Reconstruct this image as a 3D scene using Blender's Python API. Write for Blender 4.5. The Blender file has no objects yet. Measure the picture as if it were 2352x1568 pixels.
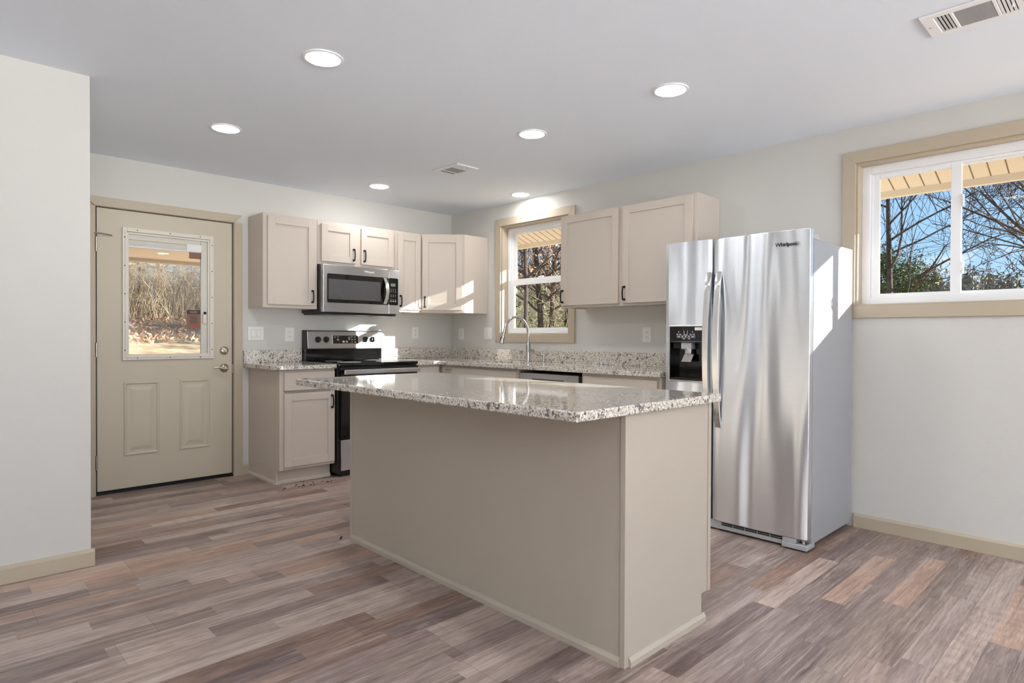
import bpy, bmesh, math, random
from mathutils import Vector, Matrix
random.seed(7)
D = bpy.data
C = bpy.context.scene.collection
sc = bpy.context.scene

# ------------------------------------------------------------------ camera
cam_d = D.cameras.new('camera'); cam = D.objects.new('camera', cam_d); C.objects.link(cam)
sc.camera = cam
F_PX, YAW, PITCH, ROLL = 1423.283, 0.803341, -0.0095371, 0.0040018
cam.location = (-4.14487, -5.23765, 1.15939)
fw = Vector((math.cos(YAW)*math.cos(PITCH), math.sin(YAW)*math.cos(PITCH), math.sin(PITCH)))
r0 = fw.cross(Vector((0, 0, 1))).normalized(); u0 = r0.cross(fw)
rr = r0*math.cos(ROLL) + u0*math.sin(ROLL); uu = -r0*math.sin(ROLL) + u0*math.cos(ROLL)
m = Matrix.Identity(4)
for i in range(3):
    m[i][0] = rr[i]; m[i][1] = uu[i]; m[i][2] = -fw[i]; m[i][3] = cam.location[i]
cam.matrix_world = m
cam_d.sensor_width = 36.0
cam_d.lens = F_PX/2352*36.0
cam_d.clip_start = 0.05; cam_d.clip_end = 500

# ------------------------------------------------------------------ view, sky, sun
vs = sc.view_settings
vs.view_transform = 'Standard'; vs.look = 'None'; vs.gamma = 1.0; vs.use_curve_mapping = False
vs.exposure = 0.19
LAMP = 88.0           # radiance of the recessed ceiling lights
SKY = 1.0
SUN = 17.0

w = D.worlds.new('sky'); sc.world = w; w.use_nodes = True
wn = w.node_tree; wn.nodes.clear()
def wnode(t, **k):
    n = wn.nodes.new(t)
    for a, b in k.items(): setattr(n, a, b)
    return n
wo = wnode('ShaderNodeOutputWorld'); wb = wnode('ShaderNodeBackground')
tc = wnode('ShaderNodeTexCoord'); sx = wnode('ShaderNodeSeparateXYZ')
wn.links.new(tc.outputs['Generated'], sx.inputs[0])
ramp = wnode('ShaderNodeValToRGB')
e = ramp.color_ramp.elements
e[0].position = 0.0; e[0].color = (0.62, 0.80, 0.97, 1)
e[1].position = 0.55; e[1].color = (0.13, 0.33, 0.80, 1)
k = e.new(0.12); k.color = (0.40, 0.66, 0.96, 1)
wn.links.new(sx.outputs['Z'], ramp.inputs[0])
mp = wnode('ShaderNodeMapping'); mp.inputs['Scale'].default_value = (3.0, 3.0, 11.0)
mp.inputs['Location'].default_value = (0.7, 0.2, 0.4)
cl = wnode('ShaderNodeTexNoise'); cl.inputs['Scale'].default_value = 1.6; cl.inputs['Detail'].default_value = 7
cl.inputs['Roughness'].default_value = 0.55
wn.links.new(tc.outputs['Generated'], mp.inputs[0]); wn.links.new(mp.outputs[0], cl.inputs['Vector'])
cr = wnode('ShaderNodeValToRGB'); cr.color_ramp.elements[0].position = 0.50; cr.color_ramp.elements[1].position = 0.66
wn.links.new(cl.outputs['Fac'], cr.inputs[0])
mx = wnode('ShaderNodeMix', data_type='RGBA')
wn.links.new(cr.outputs[0], mx.inputs[0]); wn.links.new(ramp.outputs[0], mx.inputs[6])
mx.inputs[7].default_value = (1.0, 1.0, 1.02, 1)
wn.links.new(mx.outputs[2], wb.inputs['Color']); wb.inputs['Strength'].default_value = SKY
wn.links.new(wb.outputs[0], wo.inputs['Surface'])

sun_d = D.lights.new('sun', 'SUN'); sun = D.objects.new('sun', sun_d); C.objects.link(sun)
sun_d.energy = SUN; sun_d.angle = math.radians(0.53); sun_d.color = (1.0, 0.955, 0.89)
SUN_DIR = Vector((-1.0, 1.14, -0.445))
sun.rotation_euler = SUN_DIR.to_track_quat('-Z', 'Y').to_euler()
sun.location = (20, -25, 14)
# fill lamps added outside the rear windows, aimed upward to brighten room and ceiling
def fill_lamp(name, loc, sx_, sy_, aim, rad):
    l = D.lights.new(name, 'AREA'); l.shape = 'RECTANGLE'; l.size = sx_; l.size_y = sy_; l.spread = math.radians(100)
    l.energy = rad*math.pi*sx_*sy_; l.color = (0.96, 0.98, 1.0)
    o = D.objects.new(name, l); C.objects.link(o); o.location = loc
    o.rotation_euler = Vector(aim).to_track_quat('-Z', 'Z').to_euler()
FILL = 11.0
fill_lamp('patio_fill_lamp', (-5.6, -10.68, 1.08), 1.9, 2.0, (0, 1, 1.0), FILL)
fill_lamp('patio_fill_lamp', (-1.5, -10.72, 1.08), 2.1, 2.0, (0, 1, 1.0), FILL)
fill_lamp('patio_fill_lamp', (-3.9, -10.72, 1.08), 1.9, 2.0, (0, 1, 1.0), FILL)
fill_lamp('side_fill_lamp', (-7.78, -8.65, 1.45), 1.2, 1.2, (1, 0, 1.0), FILL*0.2)
fill_lamp('side_fill_lamp', (-7.78, -3.6, 1.45), 1.1, 1.2, (1, 0, 1.0), FILL*0.2)

# ------------------------------------------------------------------ material helpers
def srgb(r, g, b):
    f = lambda c: (c/255/12.92) if c/255 <= 0.04045 else ((c/255+0.055)/1.055)**2.4
    return (f(r), f(g), f(b), 1.0)

class NT:
    def __init__(self, name):
        self.m = D.materials.new(name); self.m.use_nodes = True
        self.t = self.m.node_tree; self.t.nodes.clear()
        self.out = self.n('ShaderNodeOutputMaterial')
    def n(self, typ, **k):
        x = self.t.nodes.new(typ)
        for a, b in k.items(): setattr(x, a, b)
        return x
    def l(self, a, b): self.t.links.new(a, b)
    def val(self, sock, v):
        if hasattr(v, 'is_linked') or hasattr(v, 'links'): self.l(v, sock)
        else: sock.default_value = v
    def math(self, op, a, b=None, c=None):
        x = self.n('ShaderNodeMath', operation=op)
        self.val(x.inputs[0], a)
        if b is not None: self.val(x.inputs[1], b)  # unseen ceiling lamps added to brighten the room
        if c is not None: self.val(x.inputs[2], c)
        return x.outputs[0]
    def comb(self, x, y, z):
        n = self.n('ShaderNodeCombineXYZ')
        for i, v in enumerate((x, y, z)): self.val(n.inputs[i], v)
        return n.outputs[0]
    def ramp(self, fac, stops, interp='LINEAR'):
        n = self.n('ShaderNodeValToRGB'); cr = n.color_ramp; cr.interpolation = interp
        while len(cr.elements) > 1: cr.elements.remove(cr.elements[-1])
        cr.elements[0].position = stops[0][0]; cr.elements[0].color = stops[0][1]
        for p, c in stops[1:]:
            q = cr.elements.new(p); q.color = c
        self.l(fac, n.inputs[0]); return n.outputs[0]
    def mix(self, fac, a, b, mode='MIX'):
        n = self.n('ShaderNodeMix', data_type='RGBA', blend_type=mode)
        self.val(n.inputs[0], fac); self.val(n.inputs[6], a); self.val(n.inputs[7], b)
        return n.outputs[2]
    def noise(self, vec, scale, detail=3, rough=0.5, dist=0.0):
        n = self.n('ShaderNodeTexNoise'); self.l(vec, n.inputs['Vector'])
        n.inputs['Scale'].default_value = scale; n.inputs['Detail'].default_value = detail
        n.inputs['Roughness'].default_value = rough; n.inputs['Distortion'].default_value = dist
        return n
    def pos(self): return self.n('ShaderNodeNewGeometry').outputs['Position']
    def mapping(self, vec, scale=(1, 1, 1), rot=(0, 0, 0), loc=(0, 0, 0)):
        n = self.n('ShaderNodeMapping'); self.l(vec, n.inputs[0])
        n.inputs['Scale'].default_value = scale; n.inputs['Rotation'].default_value = rot; n.inputs['Location'].default_value = loc
        return n.outputs[0]
    def bsdf(self, **k):
        b = self.n('ShaderNodeBsdfPrincipled')
        for a, v in k.items(): self.val(b.inputs[a.replace('_', ' ')], v)
        self.l(b.outputs[0], self.out.inputs['Surface']); self.b = b
        return b
    def bump(self, height, strength, dist=0.01):
        n = self.n('ShaderNodeBump'); n.inputs['Strength'].default_value = strength; n.inputs['Distance'].default_value = dist
        self.l(height, n.inputs['Height']); self.l(n.outputs[0], self.b.inputs['Normal'])

def simple(name, col, rough=0.5, metallic=0.0, spec=0.5, coat=0.0):
    t = NT(name); t.bsdf(Base_Color=col, Roughness=rough, Metallic=metallic)
    t.b.inputs['Specular IOR Level'].default_value = spec
    t.b.inputs['Coat Weight'].default_value = coat
    return t.m

def paint(name, col, rough=0.55, scale=180, bump=0.08, spec=0.35, var=0.03):
    t = NT(name); p = t.pos()
    n1 = t.noise(p, 1.3, 2); n2 = t.noise(p, scale, 3)
    c = t.mix(n1.outputs['Fac'], tuple(x*(1-var) for x in col[:3])+(1,), tuple(min(1, x*(1+var)) for x in col[:3])+(1,))
    t.bsdf(Base_Color=c, Roughness=rough); t.b.inputs['Specular IOR Level'].default_value = spec
    t.bump(n2.outputs['Fac'], bump, 0.004)
    return t.m

M = {}
M['wall'] = paint('wall_paint', srgb(211, 209, 204), 0.7, 140, 0.25, 0.25, 0.012)
M['ceiling'] = paint('ceiling_paint', srgb(237, 244, 253), 0.85, 120, 0.25, 0.2, 0.012)
M['trim'] = paint('trim_paint', srgb(188, 175, 154), 0.45, 60, 0.03, 0.4, 0.02)
M['door'] = paint('door_paint', srgb(200, 190, 171), 0.45, 90, 0.04, 0.4, 0.02)
M['cabinet'] = paint('cabinet_paint', srgb(201, 190, 179), 0.45, 90, 0.03, 0.4, 0.02)
M['island'] = paint('island_panel_paint', srgb(186, 176, 162), 0.5, 90, 0.05, 0.35, 0.02)
M['white'] = simple('white_vinyl', srgb(240, 241, 243), 0.35)
M['plate'] = simple('white_plastic_plate', srgb(236, 234, 230), 0.35)
M['lite'] = simple('cream_plastic_frame', srgb(222, 214, 203), 0.4)
M['black_pull'] = simple('dark_bronze_pull', srgb(34, 31, 31), 0.4, 0.6)
M['black'] = simple('black_plastic', srgb(18, 18, 19), 0.35)
M['black_gloss'] = simple('black_glass', srgb(9, 9, 10), 0.06, 0, 0.6)
M['dark_slot'] = simple('dark_slot', srgb(28, 28, 30), 0.8)
M['nickel'] = simple('satin_nickel', srgb(196, 188, 176), 0.28, 1.0)
M['chrome'] = simple('brushed_chrome', srgb(196, 194, 192), 0.2, 1.0)
M['grey_plastic'] = simple('grey_plastic', srgb(172, 174, 178), 0.45)
M['legend'] = simple('printed_legend', srgb(205, 206, 208), 0.6)
M['lcd'] = simple('green_display', srgb(120, 140, 122), 0.3)
M['logo_dark'] = simple('logo_dark_grey', srgb(62, 62, 66), 0.4, 0.3)
M['logo_light'] = simple('logo_white', srgb(235, 235, 236), 0.4)
M['soffit'] = simple('tan_vinyl_soffit', srgb(206, 192, 172), 0.6)
M['siding'] = simple('tan_vinyl_siding', srgb(206, 194, 170), 0.6)
M['porch_tan'] = simple('porch_ceiling_paint', srgb(246, 224, 204), 0.6)
M['groove'] = simple('soffit_groove', srgb(120, 100, 76), 0.8)
M['concrete'] = simple('porch_concrete', srgb(178, 172, 164), 0.85)
M['sticker'] = simple('white_sticker', srgb(235, 233, 230), 0.5)
M['navy'] = simple('navy_print', srgb(44, 42, 60), 0.5)
M['brown_label'] = simple('brown_print', srgb(132, 92, 74), 0.5)
M['red'] = simple('red_print', srgb(196, 50, 34), 0.5)
M['crumb'] = simple('dark_crumbs', srgb(42, 34, 30), 0.9)

def stainless(name, col=srgb(205, 206, 209), rough=0.27, wav=0.0, axis='Z'):
    t = NT(name); p = t.pos()
    s = (1, 1, 220) if axis == 'H' else ((220, 220, 1.5) if axis == 'V' else (1, 1, 1))
    fine = t.noise(t.mapping(p, s), 4.0, 2)
    c = t.mix(fine.outputs['Fac'], tuple(x*0.94 for x in col[:3])+(1,), tuple(min(1, x*1.04) for x in col[:3])+(1,))
    t.bsdf(Base_Color=c, Roughness=rough, Metallic=1.0)
    t.b.inputs['Anisotropic'].default_value = 0.88; t.b.inputs['Anisotropic Rotation'].default_value = 0.25
    tg = t.n('ShaderNodeTangent', direction_type='RADIAL', axis='Z'); t.l(tg.outputs[0], t.b.inputs['Tangent'])
    if wav:
        n2 = t.noise(t.mapping(p, (1.0, 3.4, 0.40)), 1.0, 1.0, 0.3)
        t.bump(n2.outputs['Fac'], wav, 0.12)
    return t.m
M['steel'] = stainless('brushed_stainless', rough=0.28, axis='H')
M['steel_fridge'] = stainless('fridge_stainless', srgb(230, 234, 240), 0.34, 1.7, 'H')
M['steel_flat'] = stainless('handle_stainless', srgb(222, 222, 222), 0.25)
M['fridge_side'] = paint('fridge_grey_side', srgb(160, 161, 165), 0.42, 320, 0.12, 0.5, 0.01)

def glass_mat():
    t = NT('window_glass')
    tr = t.n('ShaderNodeBsdfTransparent'); tr.inputs[0].default_value = (0.97, 0.985, 0.98, 1)
    gl = t.n('ShaderNodeBsdfGlossy'); gl.inputs['Roughness'].default_value = 0.0
    lw = t.n('ShaderNodeLayerWeight'); lw.inputs['Blend'].default_value = 0.5
    fac = t.math('ADD', t.math('MULTIPLY', t.math('POWER', lw.outputs['Facing'], 4.0), 0.35), 0.004)
    ms = t.n('ShaderNodeMixShader'); t.l(fac, ms.inputs[0]); t.l(tr.outputs[0], ms.inputs[1]); t.l(gl.outputs[0], ms.inputs[2])
    t.l(ms.outputs[0], t.out.inputs['Surface'])
    return t.m
M['glass'] = glass_mat()

def lamp_mat():
    t = NT('lamp_diffuser'); em = t.n('ShaderNodeEmission')
    em.inputs['Color'].default_value = (1.0, 0.995, 0.985, 1); em.inputs['Strength'].default_value = LAMP
    t.l(em.outputs[0], t.out.inputs['Surface']); return t.m
M['lamp'] = lamp_mat()

def granite():
    t = NT('speckled_granite'); p = t.pos()
    warp = t.noise(p, 14, 3)
    q = t.n('ShaderNodeVectorMath', operation='MULTIPLY_ADD')
    t.l(warp.outputs['Color'], q.inputs[0]); q.inputs[1].default_value = (0.03, 0.03, 0.03); t.l(p, q.inputs[2])
    v = t.n('ShaderNodeTexVoronoi'); v.inputs['Scale'].default_value = 175; t.l(q.outputs[0], v.inputs['Vector'])
    sep = t.n('ShaderNodeSeparateColor'); t.l(v.outputs['Color'], sep.inputs[0])
    big = t.noise(p, 20, 4, 0.6)
    fac = t.math('ADD', t.math('MULTIPLY', sep.outputs[0], 0.62), t.math('MULTIPLY', big.outputs['Fac'], 0.55))
    c = t.ramp(fac, [(0.0, srgb(52, 45, 44)), (0.27, srgb(98, 86, 80)), (0.36, srgb(176, 160, 143)), (0.46, srgb(196, 187, 174)),
                     (0.60, srgb(226, 220, 210)), (0.74, srgb(236, 233, 226)), (0.86, srgb(178, 172, 167)), (0.97, srgb(205, 200, 193))])
    v2 = t.n('ShaderNodeTexVoronoi'); v2.inputs['Scale'].default_value = 80; t.l(q.outputs[0], v2.inputs['Vector'])
    s2 = t.n('ShaderNodeSeparateColor'); t.l(v2.outputs['Color'], s2.inputs[0])
    dk = t.math('GREATER_THAN', t.math('MULTIPLY', s2.outputs[1], big.outputs['Fac']), 0.475)
    c2 = t.mix(t.math('MULTIPLY', dk, 0.75), c, srgb(58, 47, 46))
    t.bsdf(Base_Color=c2, Roughness=0.07); t.b.inputs['Specular IOR Level'].default_value = 0.6
    t.b.inputs['Coat Weight'].default_value = 0.35; t.b.inputs['Coat Roughness'].default_value = 0.03; t.b.inputs['Coat IOR'].default_value = 1.6
    return t.m
M['granite'] = granite()

def floor_mat():
    t = NT('vinyl_plank_floor'); p = t.pos()
    s = t.n('ShaderNodeSeparateXYZ'); t.l(p, s.inputs[0]); X, Y = s.outputs[0], s.outputs[1]
    def blocks(wd, ln, seed):
        ry = t.math('FLOOR', t.math('DIVIDE', t.math('ADD', Y, seed), wd))
        wnz = t.n('ShaderNodeTexWhiteNoise', noise_dimensions='1D'); t.l(ry, wnz.inputs['W'])
        xo = t.math('ADD', t.math('DIVIDE', X, ln), t.math('MULTIPLY', wnz.outputs['Value'], 7.3))
        cx = t.math('FLOOR', xo)
        w2 = t.n('ShaderNodeTexWhiteNoise', noise_dimensions='2D'); t.l(t.comb(cx, ry, 0.0), w2.inputs['Vector'])
        fx = t.math('FRACT', xo); fy = t.math('FRACT', t.math('DIVIDE', t.math('ADD', Y, seed), wd))
        return w2.outputs['Value'], w2.outputs['Color'], fx, fy
    id1, col1, fx1, fy1 = blocks(0.098, 0.78, 20.0)
    id2, col2, fx2, fy2 = blocks(0.196, 1.22, 20.0)
    jit = t.n('ShaderNodeVectorMath', operation='MULTIPLY_ADD'); t.l(col1, jit.inputs[0]); jit.inputs[1].default_value = (9, 9, 9); t.l(p, jit.inputs[2])
    grain = t.noise(t.mapping(jit.outputs[0], (2.2, 42, 1)), 2.4, 6, 0.62, 0.4)
    fine = t.noise(t.mapping(jit.outputs[0], (5, 160, 1)), 3.0, 3, 0.6)
    wear = t.noise(t.mapping(jit.outputs[0], (1.7, 10, 1)), 1.7, 7, 0.68, 0.5)
    streak = t.noise(t.mapping(jit.outputs[0], (0.9, 26, 1)), 1.6, 4, 0.6, 0.8)
    fac = t.math('ADD', t.math('ADD', t.math('MULTIPLY', id1, 0.27), t.math('MULTIPLY', id2, 0.12)),
                 t.math('ADD', t.math('MULTIPLY', wear.outputs['Fac'], 0.62), t.math('MULTIPLY', grain.outputs['Fac'], 0.55)))
    fac = t.math('SUBTRACT', fac, 0.30)
    c = t.ramp(fac, [(0.05, srgb(72, 58, 54)), (0.25, srgb(112, 96, 91)), (0.42, srgb(148, 131, 124)), (0.56, srgb(172, 154, 145)),
                     (0.72, srgb(198, 180, 169)), (0.92, srgb(222, 208, 198))])
    sepc = t.n('ShaderNodeSeparateColor'); t.l(col1, sepc.inputs[0])
    tint = t.ramp(sepc.outputs[1], [(0.0, srgb(226, 220, 230)), (0.4, (1, 1, 1, 1)), (0.68, (1, 1, 1, 1)), (1.0, srgb(255, 226, 206))])
    c = t.mix(0.75, c, tint, 'MULTIPLY')
    c = t.mix(t.math('MULTIPLY', t.math('GREATER_THAN', streak.outputs['Fac'], 0.60), 0.28), c, srgb(84, 68, 64))
    c = t.mix(t.math('MULTIPLY', t.math('LESS_THAN', streak.outputs['Fac'], 0.39), 0.25), c, srgb(214, 202, 194))
    rings = t.n('ShaderNodeTexWave', wave_type='RINGS', rings_direction='Y'); t.l(t.mapping(jit.outputs[0], (1.6, 14, 1)), rings.inputs['Vector'])
    rings.inputs['Scale'].default_value = 3.0; rings.inputs['Distortion'].default_value = 5; rings.inputs['Detail'].default_value = 2
    ringmask = t.math('MULTIPLY', t.math('GREATER_THAN', sepc.outputs[2], 0.72), 0.16)
    c = t.mix(t.math('MULTIPLY', ringmask, rings.outputs['Fac']), c, srgb(110, 76, 62))
    c = t.mix(t.math('MULTIPLY', t.math('LESS_THAN', fine.outputs['Fac'], 0.40), 0.30), c, srgb(72, 58, 56))
    # plank seams
    seam = t.math('MAXIMUM', t.math('LESS_THAN', fx2, 0.0016), t.math('LESS_THAN', fy2, 0.010))
    c = t.mix(t.math('MULTIPLY', seam, 0.45), c, srgb(48, 38, 37))
    t.bsdf(Base_Color=c, Roughness=t.math('ADD', 0.30, t.math('MULTIPLY', wear.outputs['Fac'], 0.22)))
    t.b.inputs['Specular IOR Level'].default_value = 0.45
    t.bump(t.math('SUBTRACT', fine.outputs['Fac'], seam), 0.10, 0.003)
    return t.m
M['floor'] = floor_mat()

def noisy(name, a, b, scale, rough=0.9, detail=4, mid=None):
    t = NT(name); p = t.pos(); n = t.noise(p, scale, detail, 0.6)
    st = [(0.3, a), (0.7, b)] if mid is None else [(0.28, a), (0.5, mid), (0.72, b)]
    t.bsdf(Base_Color=t.ramp(n.outputs['Fac'], st), Roughness=rough); t.b.inputs['Specular IOR Level'].default_value = 0.2
    return t.m
M['ground'] = noisy('leaf_litter_ground', srgb(142, 116, 90), srgb(212, 188, 152), 2.6, mid=srgb(180, 154, 120))
M['grass'] = noisy('winter_lawn', srgb(140, 120, 70), srgb(206, 186, 120), 3.0)
M['bark'] = noisy('grey_bark', srgb(84, 72, 62), srgb(140, 124, 110), 9)
M['bark_dark'] = noisy('dark_bark', srgb(58, 50, 46), srgb(104, 92, 84), 9)
M['bark_pale'] = noisy('pale_bark', srgb(176, 160, 142), srgb(226, 214, 198), 6)
M['twigs'] = noisy('dry_brush', srgb(146, 122, 96), srgb(222, 198, 164), 3)
M['green_brush'] = noisy('grey_green_brush', srgb(128, 122, 92), srgb(206, 196, 162), 3)
M['dry_leaf'] = noisy('dry_oak_leaves', srgb(176, 124, 96), srgb(240, 204, 172), 5)
M['pine'] = noisy('pine_needles', srgb(52, 68, 40), srgb(110, 124, 74), 4)
M['far_wood'] = noisy('distant_woods', srgb(96, 98, 82), srgb(176, 164, 142), 0.5)

# ------------------------------------------------------------------ mesh helpers
class MB:
    def __init__(self, M4=None):
        self.v = []; self.f = []; self.M4 = M4
    def add(self, vs, fs):
        o = len(self.v)
        for q in vs:
            q = Vector(q)
            self.v.append(self.M4 @ q if self.M4 else q)
        self.f += [tuple(i+o for i in f) for f in fs]
        return self
    def box(self, x0, x1, y0, y1, z0, z1):
        x0, x1 = min(x0, x1), max(x0, x1); y0, y1 = min(y0, y1), max(y0, y1); z0, z1 = min(z0, z1), max(z0, z1)
        return self.add([(x0, y0, z0), (x1, y0, z0), (x1, y1, z0), (x0, y1, z0), (x0, y0, z1), (x1, y0, z1), (x1, y1, z1), (x0, y1, z1)],
                        [(0, 3, 2, 1), (4, 5, 6, 7), (0, 1, 5, 4), (1, 2, 6, 5), (2, 3, 7, 6), (3, 0, 4, 7)])
    def prism(self, poly, axis, a, b):
        """poly: 2D points in the two other axes (cyclic order), extruded along axis"""
        n = len(poly)
        def P(p, t):
            return {'x': (t, p[0], p[1]), 'y': (p[0], t, p[1]), 'z': (p[0], p[1], t)}[axis]
        vs = [P(p, a) for p in poly]+[P(p, b) for p in poly]
        fs = [tuple(range(n)), tuple(range(2*n-1, n-1, -1))]+[(i, i+n, (i+1) % n+n, (i+1) % n) for i in range(n)]
        return self.add(vs, fs)
    def tube(self, pts, rad, seg=10, cap=True, flat=None):
        pts = [Vector(p) for p in pts]
        if not isinstance(rad, (list, tuple)): rad = [rad]*len(pts)
        vs = []; fs = []; prev = None
        for i, p in enumerate(pts):
            d = (pts[min(i+1, len(pts)-1)]-pts[max(i-1, 0)]).normalized()
            if prev is None:
                a = Vector((0, 0, 1)) if abs(d.z) < 0.9 else Vector((1, 0, 0))
                u = d.cross(a).normalized()
            else:
                u = (prev - d*prev.dot(d)).normalized()
            prev = u; v = d.cross(u)
            for k in range(seg):
                an = 2*math.pi*k/seg
                vs.append(p+(u*math.cos(an)+v*math.sin(an))*rad[i])
        for i in range(len(pts)-1):
            for k in range(seg):
                a = i*seg+k; b = i*seg+(k+1) % seg
                fs.append((a, b, b+seg, a+seg))
        if cap:
            fs.append(tuple(range(seg-1, -1, -1))); fs.append(tuple(range((len(pts)-1)*seg, len(pts)*seg)))
        return self.add(vs, fs)
    def cyl(self, p0, p1, r, seg=24, r1=None):
        return self.tube([p0, p1], [r, r if r1 is None else r1], seg)
    def lathe(self, prof, seg=32, M=None):
        """prof: (r, z) around z axis; M places it"""
        vs = []; fs = []
        for r, z in prof:
            for k in range(seg):
                a = 2*math.pi*k/seg
                q = Vector((r*math.cos(a), r*math.sin(a), z)); vs.append(M @ q if M else q)
        n = len(prof)
        for i in range(n-1):
            for k in range(seg):
                a = i*seg+k; b = i*seg+(k+1) % seg
                fs.append((a, b, b+seg, a+seg))
        fs.append(tuple(range(seg-1, -1, -1))); fs.append(tuple(range((n-1)*seg, n*seg)))
        return self.add(vs, fs)

WL = {}
def mesh(name, mb, mat, parent=None, loc=None, bevel=0.0, smooth=False, label=None, seg=2):
    if loc is None: loc = (0, 0, 0)
    org = WL[parent] if parent is not None else Vector(loc)
    me = D.meshes.new(name)
    me.from_pydata([tuple(v-org) for v in mb.v], [], mb.f)
    bm = bmesh.new(); bm.from_mesh(me); bmesh.ops.recalc_face_normals(bm, faces=bm.faces); bm.to_mesh(me); bm.free()
    me.materials.append(M[mat] if isinstance(mat, str) else mat)
    o = D.objects.new(name, me); C.objects.link(o)
    if parent is not None: o.parent = parent
    else: o.location = org
    WL[o] = org
    if smooth:
        for p in me.polygons: p.use_smooth = True
        me.set_sharp_from_angle(angle=math.radians(40)) if hasattr(me, 'set_sharp_from_angle') else None
    if bevel:
        b = o.modifiers.new('bevel', 'BEVEL'); b.width = bevel; b.segments = seg; b.limit_method = 'ANGLE'; b.angle_limit = math.radians(40)
    if label: o['label'] = label
    return o
def thing(name, loc, label, cat, group=None):
    o = D.objects.new(name, None); C.objects.link(o); o.location = loc; o.empty_display_size = 0.05
    o['label'] = label; o['category'] = cat
    if group: o['group'] = group
    WL[o] = Vector(loc); return o
def tag(o, label, cat, group=None, kind=None):
    o['label'] = label; o['category'] = cat
    if group: o['group'] = group
    if kind: o['kind'] = kind
    return o
def struct(o, label=None, cat=None):
    o['kind'] = 'structure'
    if label: o['label'] = label
    if cat: o['category'] = cat
    return o
def sroot(name, loc, label, cat):
    o = thing(name, loc, label, cat); o['kind'] = 'structure'; return o
def frame(o, u, n):
    """local (u, n-out, up) -> world ; local x=u, y=-n? use coordinates (u, v, n)"""
    u = Vector(u).normalized(); n = Vector(n).normalized(); z = Vector((0, 0, 1))
    m = Matrix.Identity(4)
    for i in range(3):
        m[i][0] = u[i]; m[i][1] = z[i]; m[i][2] = n[i]; m[i][3] = o[i]
    return m
FB = lambda x0=0, y0=0: frame((x0, y0, 0), (1, 0, 0), (0, -1, 0))      # on the back wall: u=+X
FR = lambda x0=0, y0=0: frame((x0, y0, 0), (0, -1, 0), (-1, 0, 0))     # on the right wall: u=-Y

def wall_with_holes(axis, t0, t1, a0, a1, z0, z1, holes):
    """slab of a wall in plane axis=t0..t1, spanning a0..a1, with rectangular holes (a0,a1,z0,z1)"""
    mb = MB()
    As = sorted(set([a0, a1]+[h[0] for h in holes]+[h[1] for h in holes])); Zs = sorted(set([z0, z1]+[h[2] for h in holes]+[h[3] for h in holes]))
    def solid(i, j):
        if i < 0 or j < 0 or i >= len(As)-1 or j >= len(Zs)-1: return False
        a = (As[i]+As[i+1])/2; z = (Zs[j]+Zs[j+1])/2
        return not any(h[0] < a < h[1] and h[2] < z < h[3] for h in holes)
    def P(t, a, z): return (t, a, z) if axis == 'x' else (a, t, z)
    for i in range(len(As)-1):
        for j in range(len(Zs)-1):
            if not solid(i, j): continue
            A0, A1, Z0, Z1 = As[i], As[i+1], Zs[j], Zs[j+1]
            for t in (t0, t1): mb.add([P(t, A0, Z0), P(t, A1, Z0), P(t, A1, Z1), P(t, A0, Z1)], [(0, 1, 2, 3)])
            for di, a in ((-1, A0), (1, A1)):
                if not solid(i+di, j): mb.add([P(t0, a, Z0), P(t1, a, Z0), P(t1, a, Z1), P(t0, a, Z1)], [(0, 1, 2, 3)])
            for dj, z in ((-1, Z0), (1, Z1)):
                if not solid(i, j+dj): mb.add([P(t0, A0, z), P(t1, A0, z), P(t1, A1, z), P(t0, A1, z)], [(0, 1, 2, 3)])
    return mb
def slab_with_holes(x0, x1, y0, y1, z0, z1, holes):
    mb = wall_with_holes('x', z0, z1, x0, x1, y0, y1, holes)     # (t,a,b) = (z,x,y)
    mb.v = [Vector((v.y, v.z, v.x)) for v in mb.v]; return mb
def weld(o, d=0.0005):
    bm = bmesh.new(); bm.from_mesh(o.data); bmesh.ops.remove_doubles(bm, verts=bm.verts, dist=d)
    bmesh.ops.recalc_face_normals(bm, faces=bm.faces); bm.to_mesh(o.data); bm.free()

# ------------------------------------------------------------------ room shell
H = 2.44
XW, YF = -7.6, -10.5            # far left and front (behind the camera) limits
fl = mesh('floor', MB().box(XW-0.15, 0.15, YF-0.15, 0.15, -0.12, 0.0), 'floor'); struct(fl)
ce = mesh('ceiling', MB().box(XW-0.15, 0.15, YF-0.15, 0.15, H, H+0.12), 'ceiling'); struct(ce)
DX0, DX1, DZ = -3.245, -2.245, 2.085              # door rough opening
wb_ = mesh('wall_back', wall_with_holes('y', 0.0, 0.15, XW-0.15, 0.15, 0, H, [(DX0, DX1, 0.0, DZ)]), 'wall'); weld(wb_); struct(wb_)
W1 = (-1.665, -0.79, 1.17, 2.225)                 # sink window opening (y0,y1,z0,z1)
W2 = (-5.80, -3.965, 1.347, 2.215)                # slider window opening
wr_ = mesh('wall_right', wall_with_holes('x', 0.0, 0.15, YF-0.15, 0.0, 0, H, [W1, W2]), 'wall'); weld(wr_); struct(wr_)
FWIN = [(-7.2, -5.2, 0.05, 2.15), (-4.9, -2.9, 0.05, 2.15), (-2.6, -0.4, 0.05, 2.15)]  # unseen openings, widened so sun on the rear floor bounces to the ceiling
wf_ = mesh('wall_front', wall_with_holes('y', YF-0.15, YF, XW-0.15, 0.0, 0, H, FWIN), 'wall'); weld(wf_); struct(wf_)
LWIN = [(-9.3, -8.0, 0.8, 2.1), (-4.2, -3.0, 0.8, 2.1)]
wl2 = mesh('wall_far_left', wall_with_holes('x', XW-0.15, XW, YF, 0.0, 0, H, LWIN), 'wall'); weld(wl2); struct(wl2)
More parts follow.
